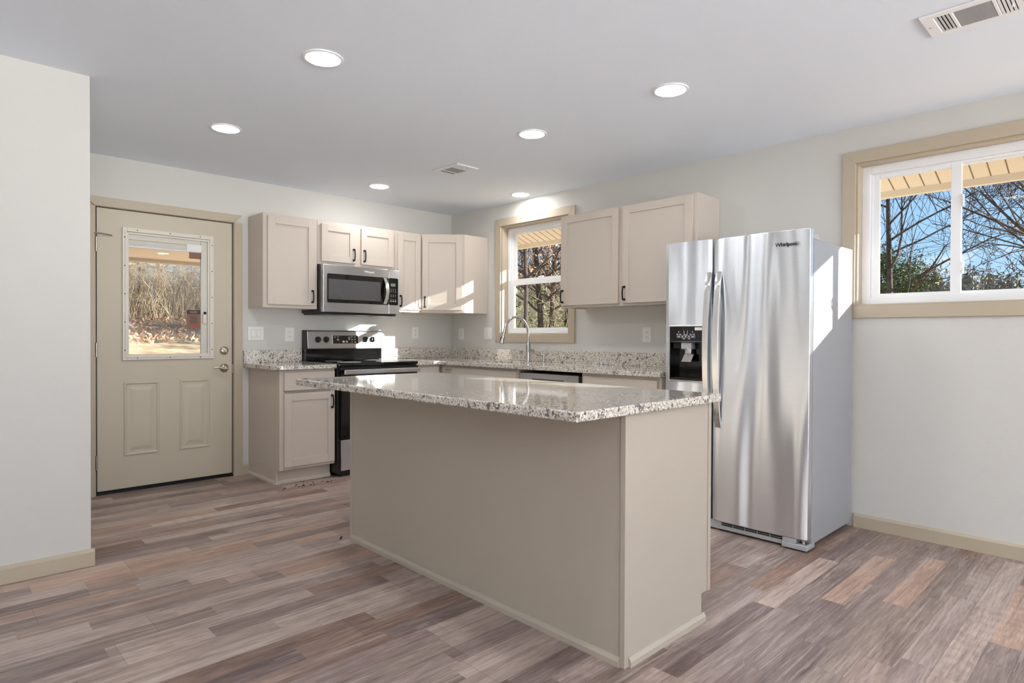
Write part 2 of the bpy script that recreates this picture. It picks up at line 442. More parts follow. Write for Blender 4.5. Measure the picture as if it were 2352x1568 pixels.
# partition that ends beside the door: an L of two panels, a passage beyond it
PX, PY = -3.511, -1.545
pl = mesh('wall_left', MB().prism([(PX, PY), (PX, 0.0), (PX-0.12, 0.0), (PX-0.12, PY+0.12), (-4.9, PY+0.12), (-4.9, PY)], 'z', 0, H), 'wall')
struct(pl)

# baseboards: profile with an eased top
def baseboard(name, p0, p1, n, h=0.083, t=0.015, parent=None, mat='trim'):
    p0 = Vector(p0+(0,)) if len(p0) == 2 else Vector(p0); p1 = Vector(p1+(0,)) if len(p1) == 2 else Vector(p1)
    n = Vector(n+(0,))
    prof = [(0, 0), (t, 0), (t, h-0.014), (t*0.55, h-0.004), (t*0.4, h), (0, h)]
    vs = [p0+n*a+Vector((0, 0, b)) for a, b in prof]+[p1+n*a+Vector((0, 0, b)) for a, b in prof]
    k = len(prof)
    fs = [tuple(range(k)), tuple(range(2*k-1, k-1, -1))]+[(i, i+k, (i+1) % k+k, (i+1) % k) for i in range(k)]
    return mesh(name, MB().add(vs, fs), mat, parent)
struct(baseboard('baseboard_left', (-4.9, PY), (PX+0.015, PY), (0, -1)))
struct(baseboard('baseboard_right', (0, -3.97), (0, YF), (-1, 0)))
struct(baseboard('baseboard_back', (-2.197, 0), (-2.143, 0), (0, -1)))
struct(baseboard('baseboard_front', (-2.82, YF), (-2.68, YF), (0, 1)))

# ------------------------------------------------------------------ windows
def casing_board(mb, F, u0, u1, v0, v1, side, t=0.018, wd=0.072):
    """mitred flat casing piece on frame F; side in l r t b ; u0..u1, v0..v1 = inner opening"""
    o = wd
    q = {'l': [(u0, v0), (u0, v1), (u0-o, v1+o), (u0-o, v0-o)], 'r': [(u1, v1), (u1, v0), (u1+o, v0-o), (u1+o, v1+o)],
         't': [(u0, v1), (u1, v1), (u1+o, v1+o), (u0-o, v1+o)], 'b': [(u1, v0), (u0, v0), (u0-o, v0-o), (u1+o, v0-o)]}[side]
    mb.add([F @ Vector((a, b, 0.0)) for a, b in q]+[F @ Vector((a, b, t)) for a, b in q],
           [(0, 1, 2, 3), (7, 6, 5, 4), (0, 4, 5, 1), (1, 5, 6, 2), (2, 6, 7, 3), (3, 7, 4, 0)])
    return mb
def ring(mb, F, u0, u1, v0, v1, wd, n0, n1, wt=None, wbm=None):
    """rectangular frame ring: outer rect, member width wd"""
    wt = wd if wt is None else wt; wbm = wd if wbm is None else wbm
    def b(a0, a1, c0, c1):
        mm = MB(F); mm.box(a0, a1, c0, c1, n0, n1); mb.add(mm.v, mm.f)
    b(u0, u0+wd, v0, v1); b(u1-wd, u1, v0, v1); b(u0+wd, u1-wd, v1-wt, v1); b(u0+wd, u1-wd, v0, v0+wbm)
    return mb
def fbox(F, *a):
    return MB(F).box(*a)

def window_right(name, hole, label, kind):
    y0, y1, z0, z1 = hole
    root = sroot(name, (0, (y0+y1)/2, z0), label, 'window')
    F = FR(); u0, u1 = -y1, -y0                  # u = -y
    cas = [mesh('casing', casing_board(MB(), F, u0, u1, z0, z1, s), 'trim', root, bevel=0.0015) for s in 'ltrb']
    jm = MB(); ring(jm, F, u0-0.001, u1+0.001, z0-0.001, z1+0.001, 0.012, -0.085, 0.0)
    mesh('jamb', jm, 'trim', root)
    a0, a1, c0, c1 = u0+0.011, u1-0.011, z0+0.011, z1-0.011
    fwd = 0.045 if kind == 'slider' else 0.026
    fr = MB(); ring(fr, F, a0, a1, c0, c1, fwd, -0.145, -0.075, fwd+0.005, fwd-0.005)
    ring(fr, F, a0+fwd, a1-fwd, c0+fwd-0.005, c1-fwd-0.005, 0.012, -0.145, -0.092)
    mesh('window_frame', fr, 'white', root, bevel=0.002)
    i0, i1, j0, j1 = a0+fwd+0.004, a1-fwd-0.004, c0+fwd, c1-fwd-0.008
    if kind == 'slider':
        mid = 4.448
        sa = MB(); ring(sa, F, i0, mid+0.022, j0, j1, 0.042, -0.118, -0.094, 0.03, 0.02)
        s1 = mesh('sash', sa, 'white', root, bevel=0.002)
        mesh('window_pane', fbox(F, i0+0.03, mid-0.02, j0+0.02, j1-0.02, -0.107, -0.104), 'glass', s1)
        mid2 = u0+u1-mid
        sb = MB(); ring(sb, F, mid-0.022, mid2+0.022, j0, j1, 0.045, -0.142, -0.120, 0.02, 0.02)
        s2 = mesh('fixed_lite', sb, 'white', root, bevel=0.002)
        mesh('window_pane', fbox(F, mid+0.02, mid2-0.02, j0+0.01, j1-0.01, -0.133, -0.130), 'glass', s2)
        sd = MB(); ring(sd, F, mid2-0.022, i1, j0, j1, 0.042, -0.118, -0.094, 0.03, 0.02)
        s3 = mesh('sash', sd, 'white', root, bevel=0.002)
        mesh('window_pane', fbox(F, mid2+0.02, i1-0.03, j0+0.02, j1-0.02, -0.107, -0.104), 'glass', s3)
        # interlock channel and two latches
        mesh('interlock', fbox(F, mid+0.018, mid+0.030, j0, j1, -0.118, -0.094), 'white', s1, bevel=0.002)
        for lz in (j0+0.15, j1-0.22):
            lm = MB(F)
            lm.box(mid+0.030, mid+0.042, lz-0.035, lz+0.035, -0.110, -0.100)
            lm.tube([(mid+0.036, lz-0.03, -0.098), (mid+0.040, lz-0.014, -0.088), (mid+0.040, lz+0.012, -0.086), (mid+0.034, lz+0.03, -0.096)], 0.006, 8)
            mesh('sash_latch', lm, 'white', s1, smooth=True)
    else:
        mz = 1.68
        sa = MB(); ring(sa, F, i0, i1, mz-0.02, j1, 0.040, -0.142, -0.116, 0.030, 0.02)
        s1 = mesh('upper_sash', sa, 'white', root, bevel=0.002)
        mesh('window_pane', fbox(F, i0+0.03, i1-0.03, mz, j1-0.02, -0.131, -0.128), 'glass', s1)
        sb = MB(); ring(sb, F, i0, i1, j0, mz+0.03, 0.044, -0.114, -0.090, 0.058, 0.028)
        s2 = mesh('lower_sash', sb, 'white', root, bevel=0.002)
        mesh('window_pane', fbox(F, i0+0.03, i1-0.03, j0+0.02, mz, -0.104, -0.101), 'glass', s2)
        lk = MB(F); lk.box((u0+u1)/2-0.03, (u0+u1)/2+0.03, mz+0.03, mz+0.042, -0.108, -0.092)
        mesh('sash_lock', lk, 'white', s2, bevel=0.003)
    return root
window_right('window_1', W1, 'white single hung window above the kitchen sink in tan casing', 'hung')
window_right('window_2', W2, 'wide white sliding window in tan casing right of the refrigerator', 'slider')
def plain_window(name, axis, t, a0, a1, z0, z1, label):
    root = sroot(name, (t, (a0+a1)/2, z0) if axis == 'x' else ((a0+a1)/2, t, z0), label, 'window')
    F = frame((t, 0, 0), (0, 1, 0), (1, 0, 0)) if axis == 'x' else frame((0, t, 0), (1, 0, 0), (0, 1, 0))
    mb = MB(); ring(mb, F, a0, a1, z0, z1, 0.06, 0.03, 0.10); c = (a0+a1)/2
    mm = fbox(F, c-0.04, c+0.04, z0+0.06, z1-0.06, 0.03, 0.10); mb.add(mm.v, mm.f)
    mesh('window_frame', mb, 'white', root)
    mesh('window_pane', fbox(F, a0+0.05, c-0.03, z0+0.05, z1-0.05, 0.06, 0.065), 'glass', root)
    mesh('window_pane', fbox(F, c+0.03, a1-0.05, z0+0.05, z1-0.05, 0.06, 0.065), 'glass', root)
    for s in 'ltr' + ('b' if z0 > 0.3 else ''):
        mesh('casing', casing_board(MB(), frame(Vector(F.col[3][:3])+Vector(F.col[2][:3])*0.15, Vector(F.col[0][:3]), Vector(F.col[2][:3])), a0, a1, z0, z1, s), 'trim', root)
for i, (a0, a1, z0, z1) in enumerate(FWIN): plain_window('window_%d' % (3+i), 'y', YF-0.15, a0, a1, z0, z1, 'white sliding glass patio window behind the viewpoint, widened for light, unit %s' % ('left', 'middle', 'right')[i])
for i, (a0, a1, z0, z1) in enumerate(LWIN): plain_window('window_%d' % (6+i), 'x', XW-0.15, a0, a1, z0, z1, 'white window in the far left wall, %s one' % ('front', 'rear')[i])

# ------------------------------------------------------------------ entry door
def build_door():
    root = sroot('door_1', (-2.74, 0, 0), 'taupe exterior door with half glass and two raised panels', 'door')
    F = FB()
    x0, x1, zt = -3.206, -2.272, 2.064
    for s in 'ltr':
        mesh('casing', casing_board(MB(), F, -3.222, -2.262, 0.0-0.0 if s == 't' else 0.0, 2.072, s, 0.018, 0.065) if s == 't' else
             fbox(F, *( (-3.287, -3.222) if s == 'l' else (-2.262, -2.197) ), 0.0, 2.072, 0.0, 0.018), 'trim', root, bevel=0.0015)
    # mitre tips over the side boards
    jm = MB(F)
    jm.box(DX0, -3.214, 0, DZ, -0.15, 0.0); jm.box(-2.264, DX1, 0, DZ, -0.15, 0.0); jm.box(-3.214, -2.264, 2.070, DZ, -0.15, 0.0)
    jm.box(-3.214, -3.20, 0, 2.07, -0.15, -0.052); jm.box(-2.278, -2.264, 0, 2.07, -0.15, -0.052); jm.box(-3.2, -2.278, 2.056, 2.07, -0.15, -0.052)
    mesh('jamb', jm, 'trim', root)
    mesh('threshold', fbox(F, -3.214, -2.264, 0, 0.012, -0.15, 0.0), 'black', root)
    mesh('weatherstrip', MB(F).box(-3.2135, -3.2065, 0.012, 2.07, -0.05, -0.02).box(-2.2715, -2.2645, 0.012, 2.07, -0.05, -0.02).box(-3.21, -2.266, 2.0645, 2.0695, -0.05, -0.02).box(-3.205, -2.272, 0.012, 0.026, -0.05, -0.016), 'black', root)
    # slab with glazing hole
    gx0, gx1, gz0, gz1 = -3.02, -2.449, 0.998, 1.907
    sl = wall_with_holes('y', 0.006, 0.050, x0, x1, 0.027, zt, [(gx0, gx1, gz0, gz1)])
    slab = mesh('door_slab', sl, 'door', root); weld(slab)
    slab_b = slab.modifiers.new('bevel', 'BEVEL'); slab_b.width = 0.002; slab_b.segments = 2; slab_b.limit_method = 'ANGLE'
    # raised panels
    for (a, b) in ((-3.042, -2.806), (-2.668, -2.444)):
        c, d = 0.262, 0.808
        mb = MB(F)
        def rect(i, n): return [(a+i, c+i, n), (b-i, c+i, n), (b-i, d-i, n), (a+i, d-i, n)]
        rings = [rect(0, -0.007), rect(0.006, 0.0015), rect(0.014, 0.0015), rect(0.024, -0.0075), rect(0.034, -0.0075), rect(0.066, 0.0005)]
        vs = [p for r in rings for p in r]; fs = []
        for i in range(len(rings)-1):
            for k in range(4): fs.append((i*4+k, i*4+(k+1) % 4, i*4+4+(k+1) % 4, i*4+4+k))
        n = len(vs); fs.append((n-4, n-3, n-2, n-1)); mb.add(vs, fs)
        mesh('raised_panel', mb, 'door', slab)
    # the slab surface needs recesses where the panels sit: thin surround is modelled by the proud moulding above
    lf = MB(); ring(lf, F, -3.05, -2.419, 0.968, 1.94, 0.030, -0.006, 0.010)
    ring(lf, F, -3.034, -2.435, 0.984, 1.924, 0.012, 0.010, 0.014)
    ring(lf, F, -3.022, -2.447, 0.996, 1.909, 0.014, -0.045, 0.002)
    lite = mesh('glazing_frame', lf, 'lite', root, bevel=0.002, label='cream plastic frame around the door glass')
    sc_ = MB(F)
    for i in range(5):
        z = 1.04+i*0.207
        for x in (-3.036, -2.433): sc_.cyl((x, z, 0.010), (x, z, 0.0148), 0.004, 8)
    for x in (-2.955, -2.735, -2.52):
        for z in (0.982, 1.926): sc_.cyl((x, z, 0.010), (x, z, 0.0148), 0.004, 8)
    mesh('screw_plugs', sc_, 'dark_slot', lite)
    mesh('door_glass', fbox(F, -3.012, -2.46, 1.004, 1.90, -0.012, -0.009), 'glass', root)
    mesh('door_glass', fbox(F, -3.012, -2.46, 1.004, 1.90, -0.042, -0.039), 'glass', root)
    # raised blind between the panes, its head box and its control rail
    bl = MB(F); bl.box(-3.008, -2.509, 1.858, 1.899, -0.036, -0.013)
    blind = mesh('blind', bl, 'lite', root, label='raised white mini blind between the panes')
    bs = MB(F)
    for i in range(7): bs.box(-3.006, -2.512, 1.812+i*0.006, 1.815+i*0.006, -0.034, -0.016)
    bs.box(-3.006, -2.512, 1.803, 1.811, -0.035, -0.015)
    mesh('blind_slats', bs, 'white', blind)
    rl = MB(F); rl.box(-2.507, -2.462, 1.006, 1.90, -0.036, -0.013)
    rail = mesh('blind_rail', rl, 'lite', root)
    mesh('blind_slider', MB(F).box(-2.497, -2.470, 1.245, 1.318, -0.011, 0.004), 'lite', rail, bevel=0.002)
    mesh('slider_button', MB(F).box(-2.489, -2.472, 1.318, 1.338, -0.011, 0.002), 'dark_slot', rail)
    # stickers on the glass
    st = mesh('sticker', MB(F).box(-2.612, -2.505, 1.806, 1.862, -0.0085, -0.0078), 'sticker', root, label='white sticker with an empty code area near the blind')
    mesh('sticker', MB(F).box(-2.596, -2.506, 1.752, 1.802, -0.0085, -0.0078), 'brown_label', root, label='small brown picture sticker under the white one')
    lb = mesh('sticker', MB(F).box(-2.615, -2.513, 1.205, 1.350, -0.0085, -0.0078), 'brown_label', root, label='brown printed label with navy header low on the glass')
    mesh('header', MB(F).box(-2.614, -2.514, 1.317, 1.349, -0.0078, -0.0074), 'navy', lb)
    mesh('title', MB(F).box(-2.59, -2.538, 1.324, 1.342, -0.0074, -0.0071), 'brown_label', lb)
    mesh('red_mark', MB(F).box(-2.578, -2.549, 1.212, 1.226, -0.0078, -0.0074), 'red', lb)
    pr = MB(F)
    for i in range(9): pr.box(-2.595+0.004*(i % 3), -2.533-0.005*(i % 2), 1.245+i*0.007, 1.2475+i*0.007, -0.0078, -0.0075)
    mesh('print', pr, 'navy', lb)
    # hinges
    for z in (1.80, 1.046, 0.24):
        h = MB(F); h.cyl((-3.210, z-0.05, 0.004), (-3.210, z+0.05, 0.004), 0.0075, 10)
        for k in range(4): h.cyl((-3.210, z-0.052+k*0.034, 0.004), (-3.210, z-0.050+k*0.034, 0.004), 0.0085, 10)
        h.box(-3.2065, -3.203, z-0.05, z+0.05, -0.03, 0.0)
        mesh('hinge', h, 'nickel', root, smooth=True)
    g = MB(F)
    g.cyl((-3.212, 1.868, 0.004), (-3.212, 1.884, 0.004), 0.010, 10)
    g.tube([(-3.225, 1.876, 0.014), (-3.19, 1.876, 0.024), (-3.16, 1.874, 0.020), (-3.115, 1.870, 0.006)], [0.007, 0.006, 0.005, 0.006], 8)
    mesh('hinge_stop', g, 'nickel', root, smooth=True, label='nickel hinge pin door stop')
    # deadbolt
    R = F @ Matrix.Translation((-2.335, 1.028, -0.006))
    d = MB(); d.lathe([(0.0, 0.0), (0.032, 0.0), (0.034, 0.004), (0.031, 0.010), (0.022, 0.016), (0.012, 0.018), (0.012, 0.020), (0.0, 0.020)], 28, R)
    db = mesh('deadbolt', d, 'nickel', root, smooth=True)
    T = R @ Matrix.Rotation(math.radians(40), 4, 'Z')
    tt = MB(T); tt.box(-0.006, 0.006, -0.022, 0.022, 0.016, 0.030)
    mesh('thumb_turn', tt, 'nickel', db, bevel=0.003)
    # lever
    R = F @ Matrix.Translation((-2.335, 0.888, -0.006))
    d = MB(); d.lathe([(0.0, 0.0), (0.033, 0.0), (0.035, 0.004), (0.030, 0.012), (0.016, 0.020), (0.013, 0.030), (0.013, 0.044), (0.0, 0.046)], 28, R)
    dl = mesh('rosette', d, 'nickel', root, smooth=True)
    lv = MB(F); lv.tube([(-2.322, 0.884, 0.046), (-2.338, 0.882, 0.050), (-2.362, 0.889, 0.050), (-2.388, 0.897, 0.047), (-2.412, 0.896, 0.044), (-2.432, 0.888, 0.042)],
                        [0.012, 0.012, 0.009, 0.007, 0.006, 0.005], 10)
    mesh('door_lever', lv, 'nickel', dl, smooth=True)
    mesh('strike_plate', fbox(F, -2.2715, -2.2635, 0.845, 0.915, -0.02, 0.004), 'nickel', root)
    return root
build_door()

# ------------------------------------------------------------------ cabinets
def shaker(parent, F, u0, u1, v0, v1, n0=0.0, name='door', st=0.058, flat=False):
    mb = MB(F)
    if flat:
        mb.box(u0, u1, v0, v1, n0, n0+0.019)
        return mesh(name, mb, 'cabinet', parent, bevel=0.002)
    mb.box(u0, u0+st, v0, v1, n0, n0+0.019); mb.box(u1-st, u1, v0, v1, n0, n0+0.019)
    mb.box(u0+st, u1-st, v1-st, v1, n0, n0+0.019); mb.box(u0+st, u1-st, v0, v0+st, n0, n0+0.019)
    mb.box(u0+st-0.004, u1-st+0.004, v0+st-0.004, v1-st+0.004, n0+0.003, n0+0.010)
    return mesh(name, mb, 'cabinet', parent, bevel=0.0012)
def pull(parent, F, u, v0, v1, n0):
    mb = MB(F)
    for v in (v0+0.008, v1-0.008): mb.box(u-0.007, u+0.007, v-0.008, v+0.008, n0, n0+0.008); mb.box(u-0.005, u+0.005, v-0.006, v+0.006, n0+0.008, n0+0.022)
    k = 8; pts = []
    for i in range(k+1):
        t = i/k; pts.append((u, v0+0.004+(v1-v0-0.008)*t, n0+0.022+0.008*math.sin(math.pi*t)))
    mb.tube(pts, 0.0055, 8)
    return mesh('handle', mb, 'black_pull', parent, smooth=True)
def hpull(parent, F, v, u0, u1, n0):
    mb = MB(F)
    for u in (u0+0.008, u1-0.008): mb.box(u-0.008, u+0.008, v-0.007, v+0.007, n0, n0+0.022)
    mb.tube([(u0+(u1-u0)*i/8, v, n0+0.022+0.008*math.sin(math.pi*i/8)) for i in range(9)], 0.0055, 8)
    return mesh('handle', mb, 'black_pull', parent, smooth=True)

UT, UB, UD = 2.135, 1.377, 0.285            # upper cabinets: top, bottom, carcass depth
def upper(name, F, u0, u1, v0, v1, doors, label, depth=UD):
    c = F @ Vector(((u0+u1)/2, v0, 0.0))
    r = thing(name, c, label, 'cabinet', 'upper wall cabinets')
    b = MB(F); b.box(u0, u1, v0+0.012, v1, 0.002, depth); b.box(u0, u0+0.018, v0, v0+0.012, 0.002, depth); b.box(u1-0.018, u1, v0, v0+0.012, 0.002, depth)
    mesh('carcass', b, 'cabinet', r, bevel=0.001)
    ff = MB(); ring(ff, F, u0, u1, v0, v1, 0.038, depth, depth+0.019)
    if len(doors) == 2:
        mid = (doors[0][1]+doors[1][0])/2; q = fbox(F, mid-0.03, mid+0.03, v0+0.038, v1-0.038, depth, depth+0.019); ff.add(q.v, q.f)
    mesh('face_frame', ff, 'cabinet', r, bevel=0.001)
    for (a, b_, c_, d_, hu, h0, h1) in doors:
        dr = shaker(r, F, a, b_, c_, d_, depth+0.020)
        pull(dr, F, hu, h0, h1, depth+0.039)
    return r
FBk = FB()
upper('upper_cabinet', FBk, -2.145, -1.685, UB, UT, [(-2.112, -1.712, 1.405, 2.112, -1.738, 1.425, 1.535)], 'tall single door wall cabinet left of the microwave')
upper('upper_cabinet', FBk, -1.683, -0.912, 1.762, UT, [(-1.652, -1.328, 1.788, 2.108, -1.352, 1.808, 1.918), (-1.272, -0.935, 1.788, 2.108, -1.246, 1.808, 1.918)],
      'short two door wall cabinet directly above the microwave')
upper('upper_cabinet', FBk, -0.910, -0.612, UB, UT, [(-0.886, -0.630, 1.400, 2.112, -0.864, 1.425, 1.535)], 'narrow wall cabinet between microwave and corner cabinet')
upper('upper_cabinet', FR(), 1.842, 3.073, 1.387, 2.140, [(1.850, 2.424, 1.406, 2.130, 1.874, 1.424, 1.534), (2.462, 3.040, 1.406, 2.130, 2.486, 1.424, 1.534)],
      'two door wall cabinet hanging beside the refrigerator')
# diagonal corner wall cabinet
def corner_cabinet():
    r = thing('corner_cabinet', (-0.2, -0.2, UB), 'angled single door wall cabinet in the room corner', 'cabinet', 'upper wall cabinets')
    g = 0.002
    A, B_ = Vector((-0.610, -0.304, 0)), Vector((-0.304, -0.590, 0))
    poly = [(-g, -g), (-0.610, -g), (A.x, A.y), (B_.x, B_.y), (-g, -0.590)]
    mesh('carcass', MB().prism(poly, 'z', UB, UT), 'cabinet', r, bevel=0.001)
    u = (B_-A).normalized(); n = Vector((u.y, -u.x, 0))
    if n.x > 0: n = -n
    L = (B_-A).length
    F = frame(A, u, n)
    ff = MB(); ring(ff, F, 0.0, L, UB, UT, 0.03, 0.0, 0.004); mesh('face_frame', ff, 'cabinet', r)
    d = shaker(r, F, 0.014, L-0.022, 1.402, 2.110, 0.004)
    pull(d, F, 0.040, 1.425, 1.535, 0.023)
corner_cabinet()

# ---- base cabinets
CT, CB = 0.922, 0.889
def quarter(parent, p0, p1, n, h=0.022, name='shoe_moulding'):
    return baseboard(name, p0, p1, n, h+0.008, 0.014, parent, 'cabinet')
def base_cab(F, u0, u1, label, fronts, left_leg=False, depth=0.590):
    c = F @ Vector(((u0+u1)/2, 0, 0.3))
    r = thing('base_cabinet', (c.x, c.y, 0), label, 'cabinet', 'base cabinets')
    mb = MB(F); mb.box(u0, u1, 0.115, CB-0.003, 0.002, depth)
    mesh('carcass', mb, 'cabinet', r, bevel=0.001)
    mesh('toe_kick', MB(F).box(u0, u1, 0.0, 0.115, 0.002, 0.530), 'cabinet', r)
    ff = MB(); ring(ff, F, u0, u1, 0.115, CB-0.003, 0.036, depth, depth+0.018)
    mesh('face_frame', ff, 'cabinet', r, bevel=0.001)
    for fr in fronts:
        nm, a, b, c_, d, hd = fr
        o = shaker(r, F, a, b, c_, d, depth+0.019, nm, flat=(nm != 'door'))
        if hd: pull(o, F, hd[0], hd[1], hd[2], depth+0.038)
        if nm == 'drawer':
            for x in (-0.0475, 0.0475):
                q = MB(F); q.box((a+b)/2+x-0.009, (a+b)/2+x+0.009, (c_+d)/2-0.003, (c_+d)/2+0.002, depth+0.0378, depth+0.0384)
                mesh('pull_hole', q, 'dark_slot', o)
    return r
lc = base_cab(FBk, -2.142, -1.684, 'base cabinet with drawer and door between entry door and range',
         [('drawer', -2.110, -1.692, 0.728, 0.868, None), ('door', -2.110, -1.692, 0.140, 0.706, (-1.718, 0.568, 0.680))])
quarter(lc, (-2.142, -0.002), (-2.142, -0.53), (-1, 0)); quarter(lc, (-2.126, -0.530), (-1.686, -0.530), (0, -1))
mesh('corner_post', MB(FBk).box(-2.1425, -2.124, 0, 0.115, 0.50, 0.546), 'cabinet', lc)
base_cab(FBk, -0.902, -0.615, 'narrow drawer base cabinet between range and inside corner',
         [('drawer', -0.890, -0.640, 0.728, 0.868, None), ('door', -0.890, -0.640, 0.140, 0.706, (-0.865, 0.568, 0.680))], depth=0.588)
FRt = FR()
sink_cab = base_cab(FRt, 0.64, 1.655, 'sink base cabinet with false drawer fronts under the window',
         [('false_front', 0.80, 1.628, 0.728, 0.866, None), ('door', 0.80, 1.208, 0.140, 0.706, (1.184, 0.568, 0.680)), ('door', 1.220, 1.628, 0.140, 0.706, (1.244, 0.568, 0.680))], depth=0.588)
base_cab(FRt, 2.315, 2.990, 'base cabinet between dishwasher and refrigerator',
         [('drawer', 2.34, 2.965, 0.728, 0.866, None), ('door', 2.34, 2.647, 0.140, 0.706, (2.623, 0.568, 0.680)), ('door', 2.659, 2.965, 0.140, 0.706, (2.683, 0.568, 0.680))], depth=0.588)
# blind corner carcass
bc = MB().box(-0.60, -0.003, -0.635, -0.003, 0.0, CB-0.003)
tag(mesh('corner_base_cabinet', bc, 'cabinet', loc=(-0.3, -0.3, 0)), 'blind corner base cabinet hidden under the counter corner', 'cabinet')

# ---- countertops
def rounded_counter():
    x0, x1, yb, yf = -2.187, -1.6835, -0.003, -0.645; r = 0.075
    poly = [(x1, yb), (x0, yb), (x0, yf+r)]
    for i in range(1, 9):
        a = math.pi+math.pi/2*i/8; poly.append((x0+r+r*math.cos(a), yf+r+r*math.sin(a)))
    poly += [(x1, yf)]
    root = thing('countertop', (-1.95, -0.3, CB), 'short granite countertop between entry door and range', 'countertop')
    mesh('slab', MB().prism(poly, 'z', CB, CT), 'granite', root, bevel=0.003)
    mesh('backsplash', MB().box(-2.187, -1.6835, -0.022, -0.003, CT, 1.028), 'granite', root, bevel=0.002)
rounded_counter()
SX0, SX1, SY0, SY1 = -0.52, -0.145, -1.60, -0.86
def l_counter():
    root = thing('countertop', (-0.3, -1.5, CB), 'long L shaped granite countertop running from range to refrigerator', 'countertop')
    mb = MB(); xs = [-0.9025, -0.645, SX0, SX1, -0.003]; ys = [-3.0, SY0, SY1, -0.645, -0.003]
    def solid(i, j):
        if i < 0 or j < 0 or i > 3 or j > 3: return False
        if i == 0: return j == 3
        return not (i == 2 and j == 1)
    for i in range(4):
        for j in range(4):
            if not solid(i, j): continue
            a, b, c, d = xs[i], xs[i+1], ys[j], ys[j+1]
            for z in (CB, CT): mb.add([(a, c, z), (b, c, z), (b, d, z), (a, d, z)], [(0, 1, 2, 3)])
            for di, x in ((-1, a), (1, b)):
                if not solid(i+di, j): mb.add([(x, c, CB), (x, d, CB), (x, d, CT), (x, c, CT)], [(0, 1, 2, 3)])
            for dj, y in ((-1, c), (1, d)):
                if not solid(i, j+dj): mb.add([(a, y, CB), (b, y, CB), (b, y, CT), (a, y, CT)], [(0, 1, 2, 3)])
    o = mesh('slab', mb, 'granite', root); weld(o)
    b = o.modifiers.new('bevel', 'BEVEL'); b.width = 0.003; b.segments = 2; b.limit_method = 'ANGLE'
    mesh('backsplash', MB().box(-0.9025, -0.003, -0.022, -0.003, CT, 1.028), 'granite', root, bevel=0.002)
    mesh('backsplash', MB().box(-0.022, -0.003, -3.0, -0.022, CT, 1.028), 'granite', root, bevel=0.002)
l_counter()
def sink():
    r = thing('sink', (-0.33, -1.23, 0.72), 'undermount stainless sink basin below the window', 'sink')
    t = 0.004; z0, z1 = 0.715, CB-0.001; a, b, c, d = SX0-0.012, SX1+0.012, SY0-0.012, SY1+0.012
    mb = MB(); mb.box(a, b, c, d, z0, z0+t); mb.box(a, a+t, c, d, z0, z1); mb.box(b-t, b, c, d, z0, z1); mb.box(a, b, c, c+t, z0, z1); mb.box(a, b, d-t, d, z0, z1)
    mesh('basin', mb, 'steel', r); mesh('drain', MB().cyl((-0.33, -1.23, z0+t), (-0.33, -1.23, z0+t+0.004), 0.045, 24), 'chrome', r)
sink()

# ---- faucet and soap dispenser
def faucet():
    y = -1.25; x = -0.092
    r = thing('faucet', (x, y, CT), 'brushed gooseneck pull down faucet standing behind the sink', 'faucet')
    b = MB(); b.lathe([(0, 0), (0.029, 0), (0.029, 0.006), (0.024, 0.010), (0.0225, 0.02), (0.0225, 0.150), (0.020, 0.156), (0.016, 0.164), (0.0155, 0.185), (0, 0.185)], 24, Matrix.Translation((x, y, CT)))
    mesh('body', b, 'chrome', r, smooth=True)
    R = 0.150; pts = [(x, y, CT+0.17), (x, y, CT+0.25)]
    zc = CT+0.255
    for i in range(15):
        a = math.radians(168)*i/14; pts.append((x-R+R*math.cos(a), y, zc+R*math.sin(a)))
    mesh('spout', MB().tube(pts, 0.0125, 16), 'chrome', r, smooth=True)
    e0 = Vector(pts[-1]); d = (Vector(pts[-1])-Vector(pts[-2])).normalized()
    h = MB(); h.tube([e0, e0+d*0.03, e0+d*0.075, e0+d*0.120, e0+d*0.126], [0.0135, 0.0165, 0.0185, 0.0245, 0.022], 20)
    hd = mesh('spray_head', h, 'chrome', r, smooth=True)
    s = MB(); q = e0+d*0.06+Vector((-0.018, 0, 0)); s.tube([q, q+d*0.025, q+d*0.05], [0.004, 0.008, 0.005], 8)
    mesh('spray_button', s, 'black', hd, smooth=True)
    l = MB(); l.cyl((x, y-0.018, CT+0.098), (x, y-0.062, CT+0.100), 0.014, 18)
    l.tube([(x, y-0.055, CT+0.100), (x-0.004, y-0.068, CT+0.106), (x-0.03, y-0.078, CT+0.112), (x-0.075, y-0.084, CT+0.116)], [0.012, 0.009, 0.0065, 0.006], 12)
    mesh('lever', l, 'chrome', r, smooth=True)
    r2 = thing('soap_dispenser', (-0.098, -1.452, CT), 'small brushed soap dispenser right of the faucet', 'soap dispenser')
    b = MB(); b.lathe([(0, 0), (0.024, 0), (0.024, 0.005), (0.015, 0.008), (0.013, 0.03), (0.0135, 0.062), (0.012, 0.070), (0, 0.070)], 20, Matrix.Translation((-0.098, -1.452, CT)))
    mesh('pump', b, 'chrome', r2, smooth=True)
    mesh('nozzle', MB().tube([(-0.098, -1.452, CT+0.058), (-0.15, -1.452, CT+0.062), (-0.185, -1.450, CT+0.056)], [0.006, 0.005, 0.004], 10), 'chrome', r2, smooth=True)
faucet()

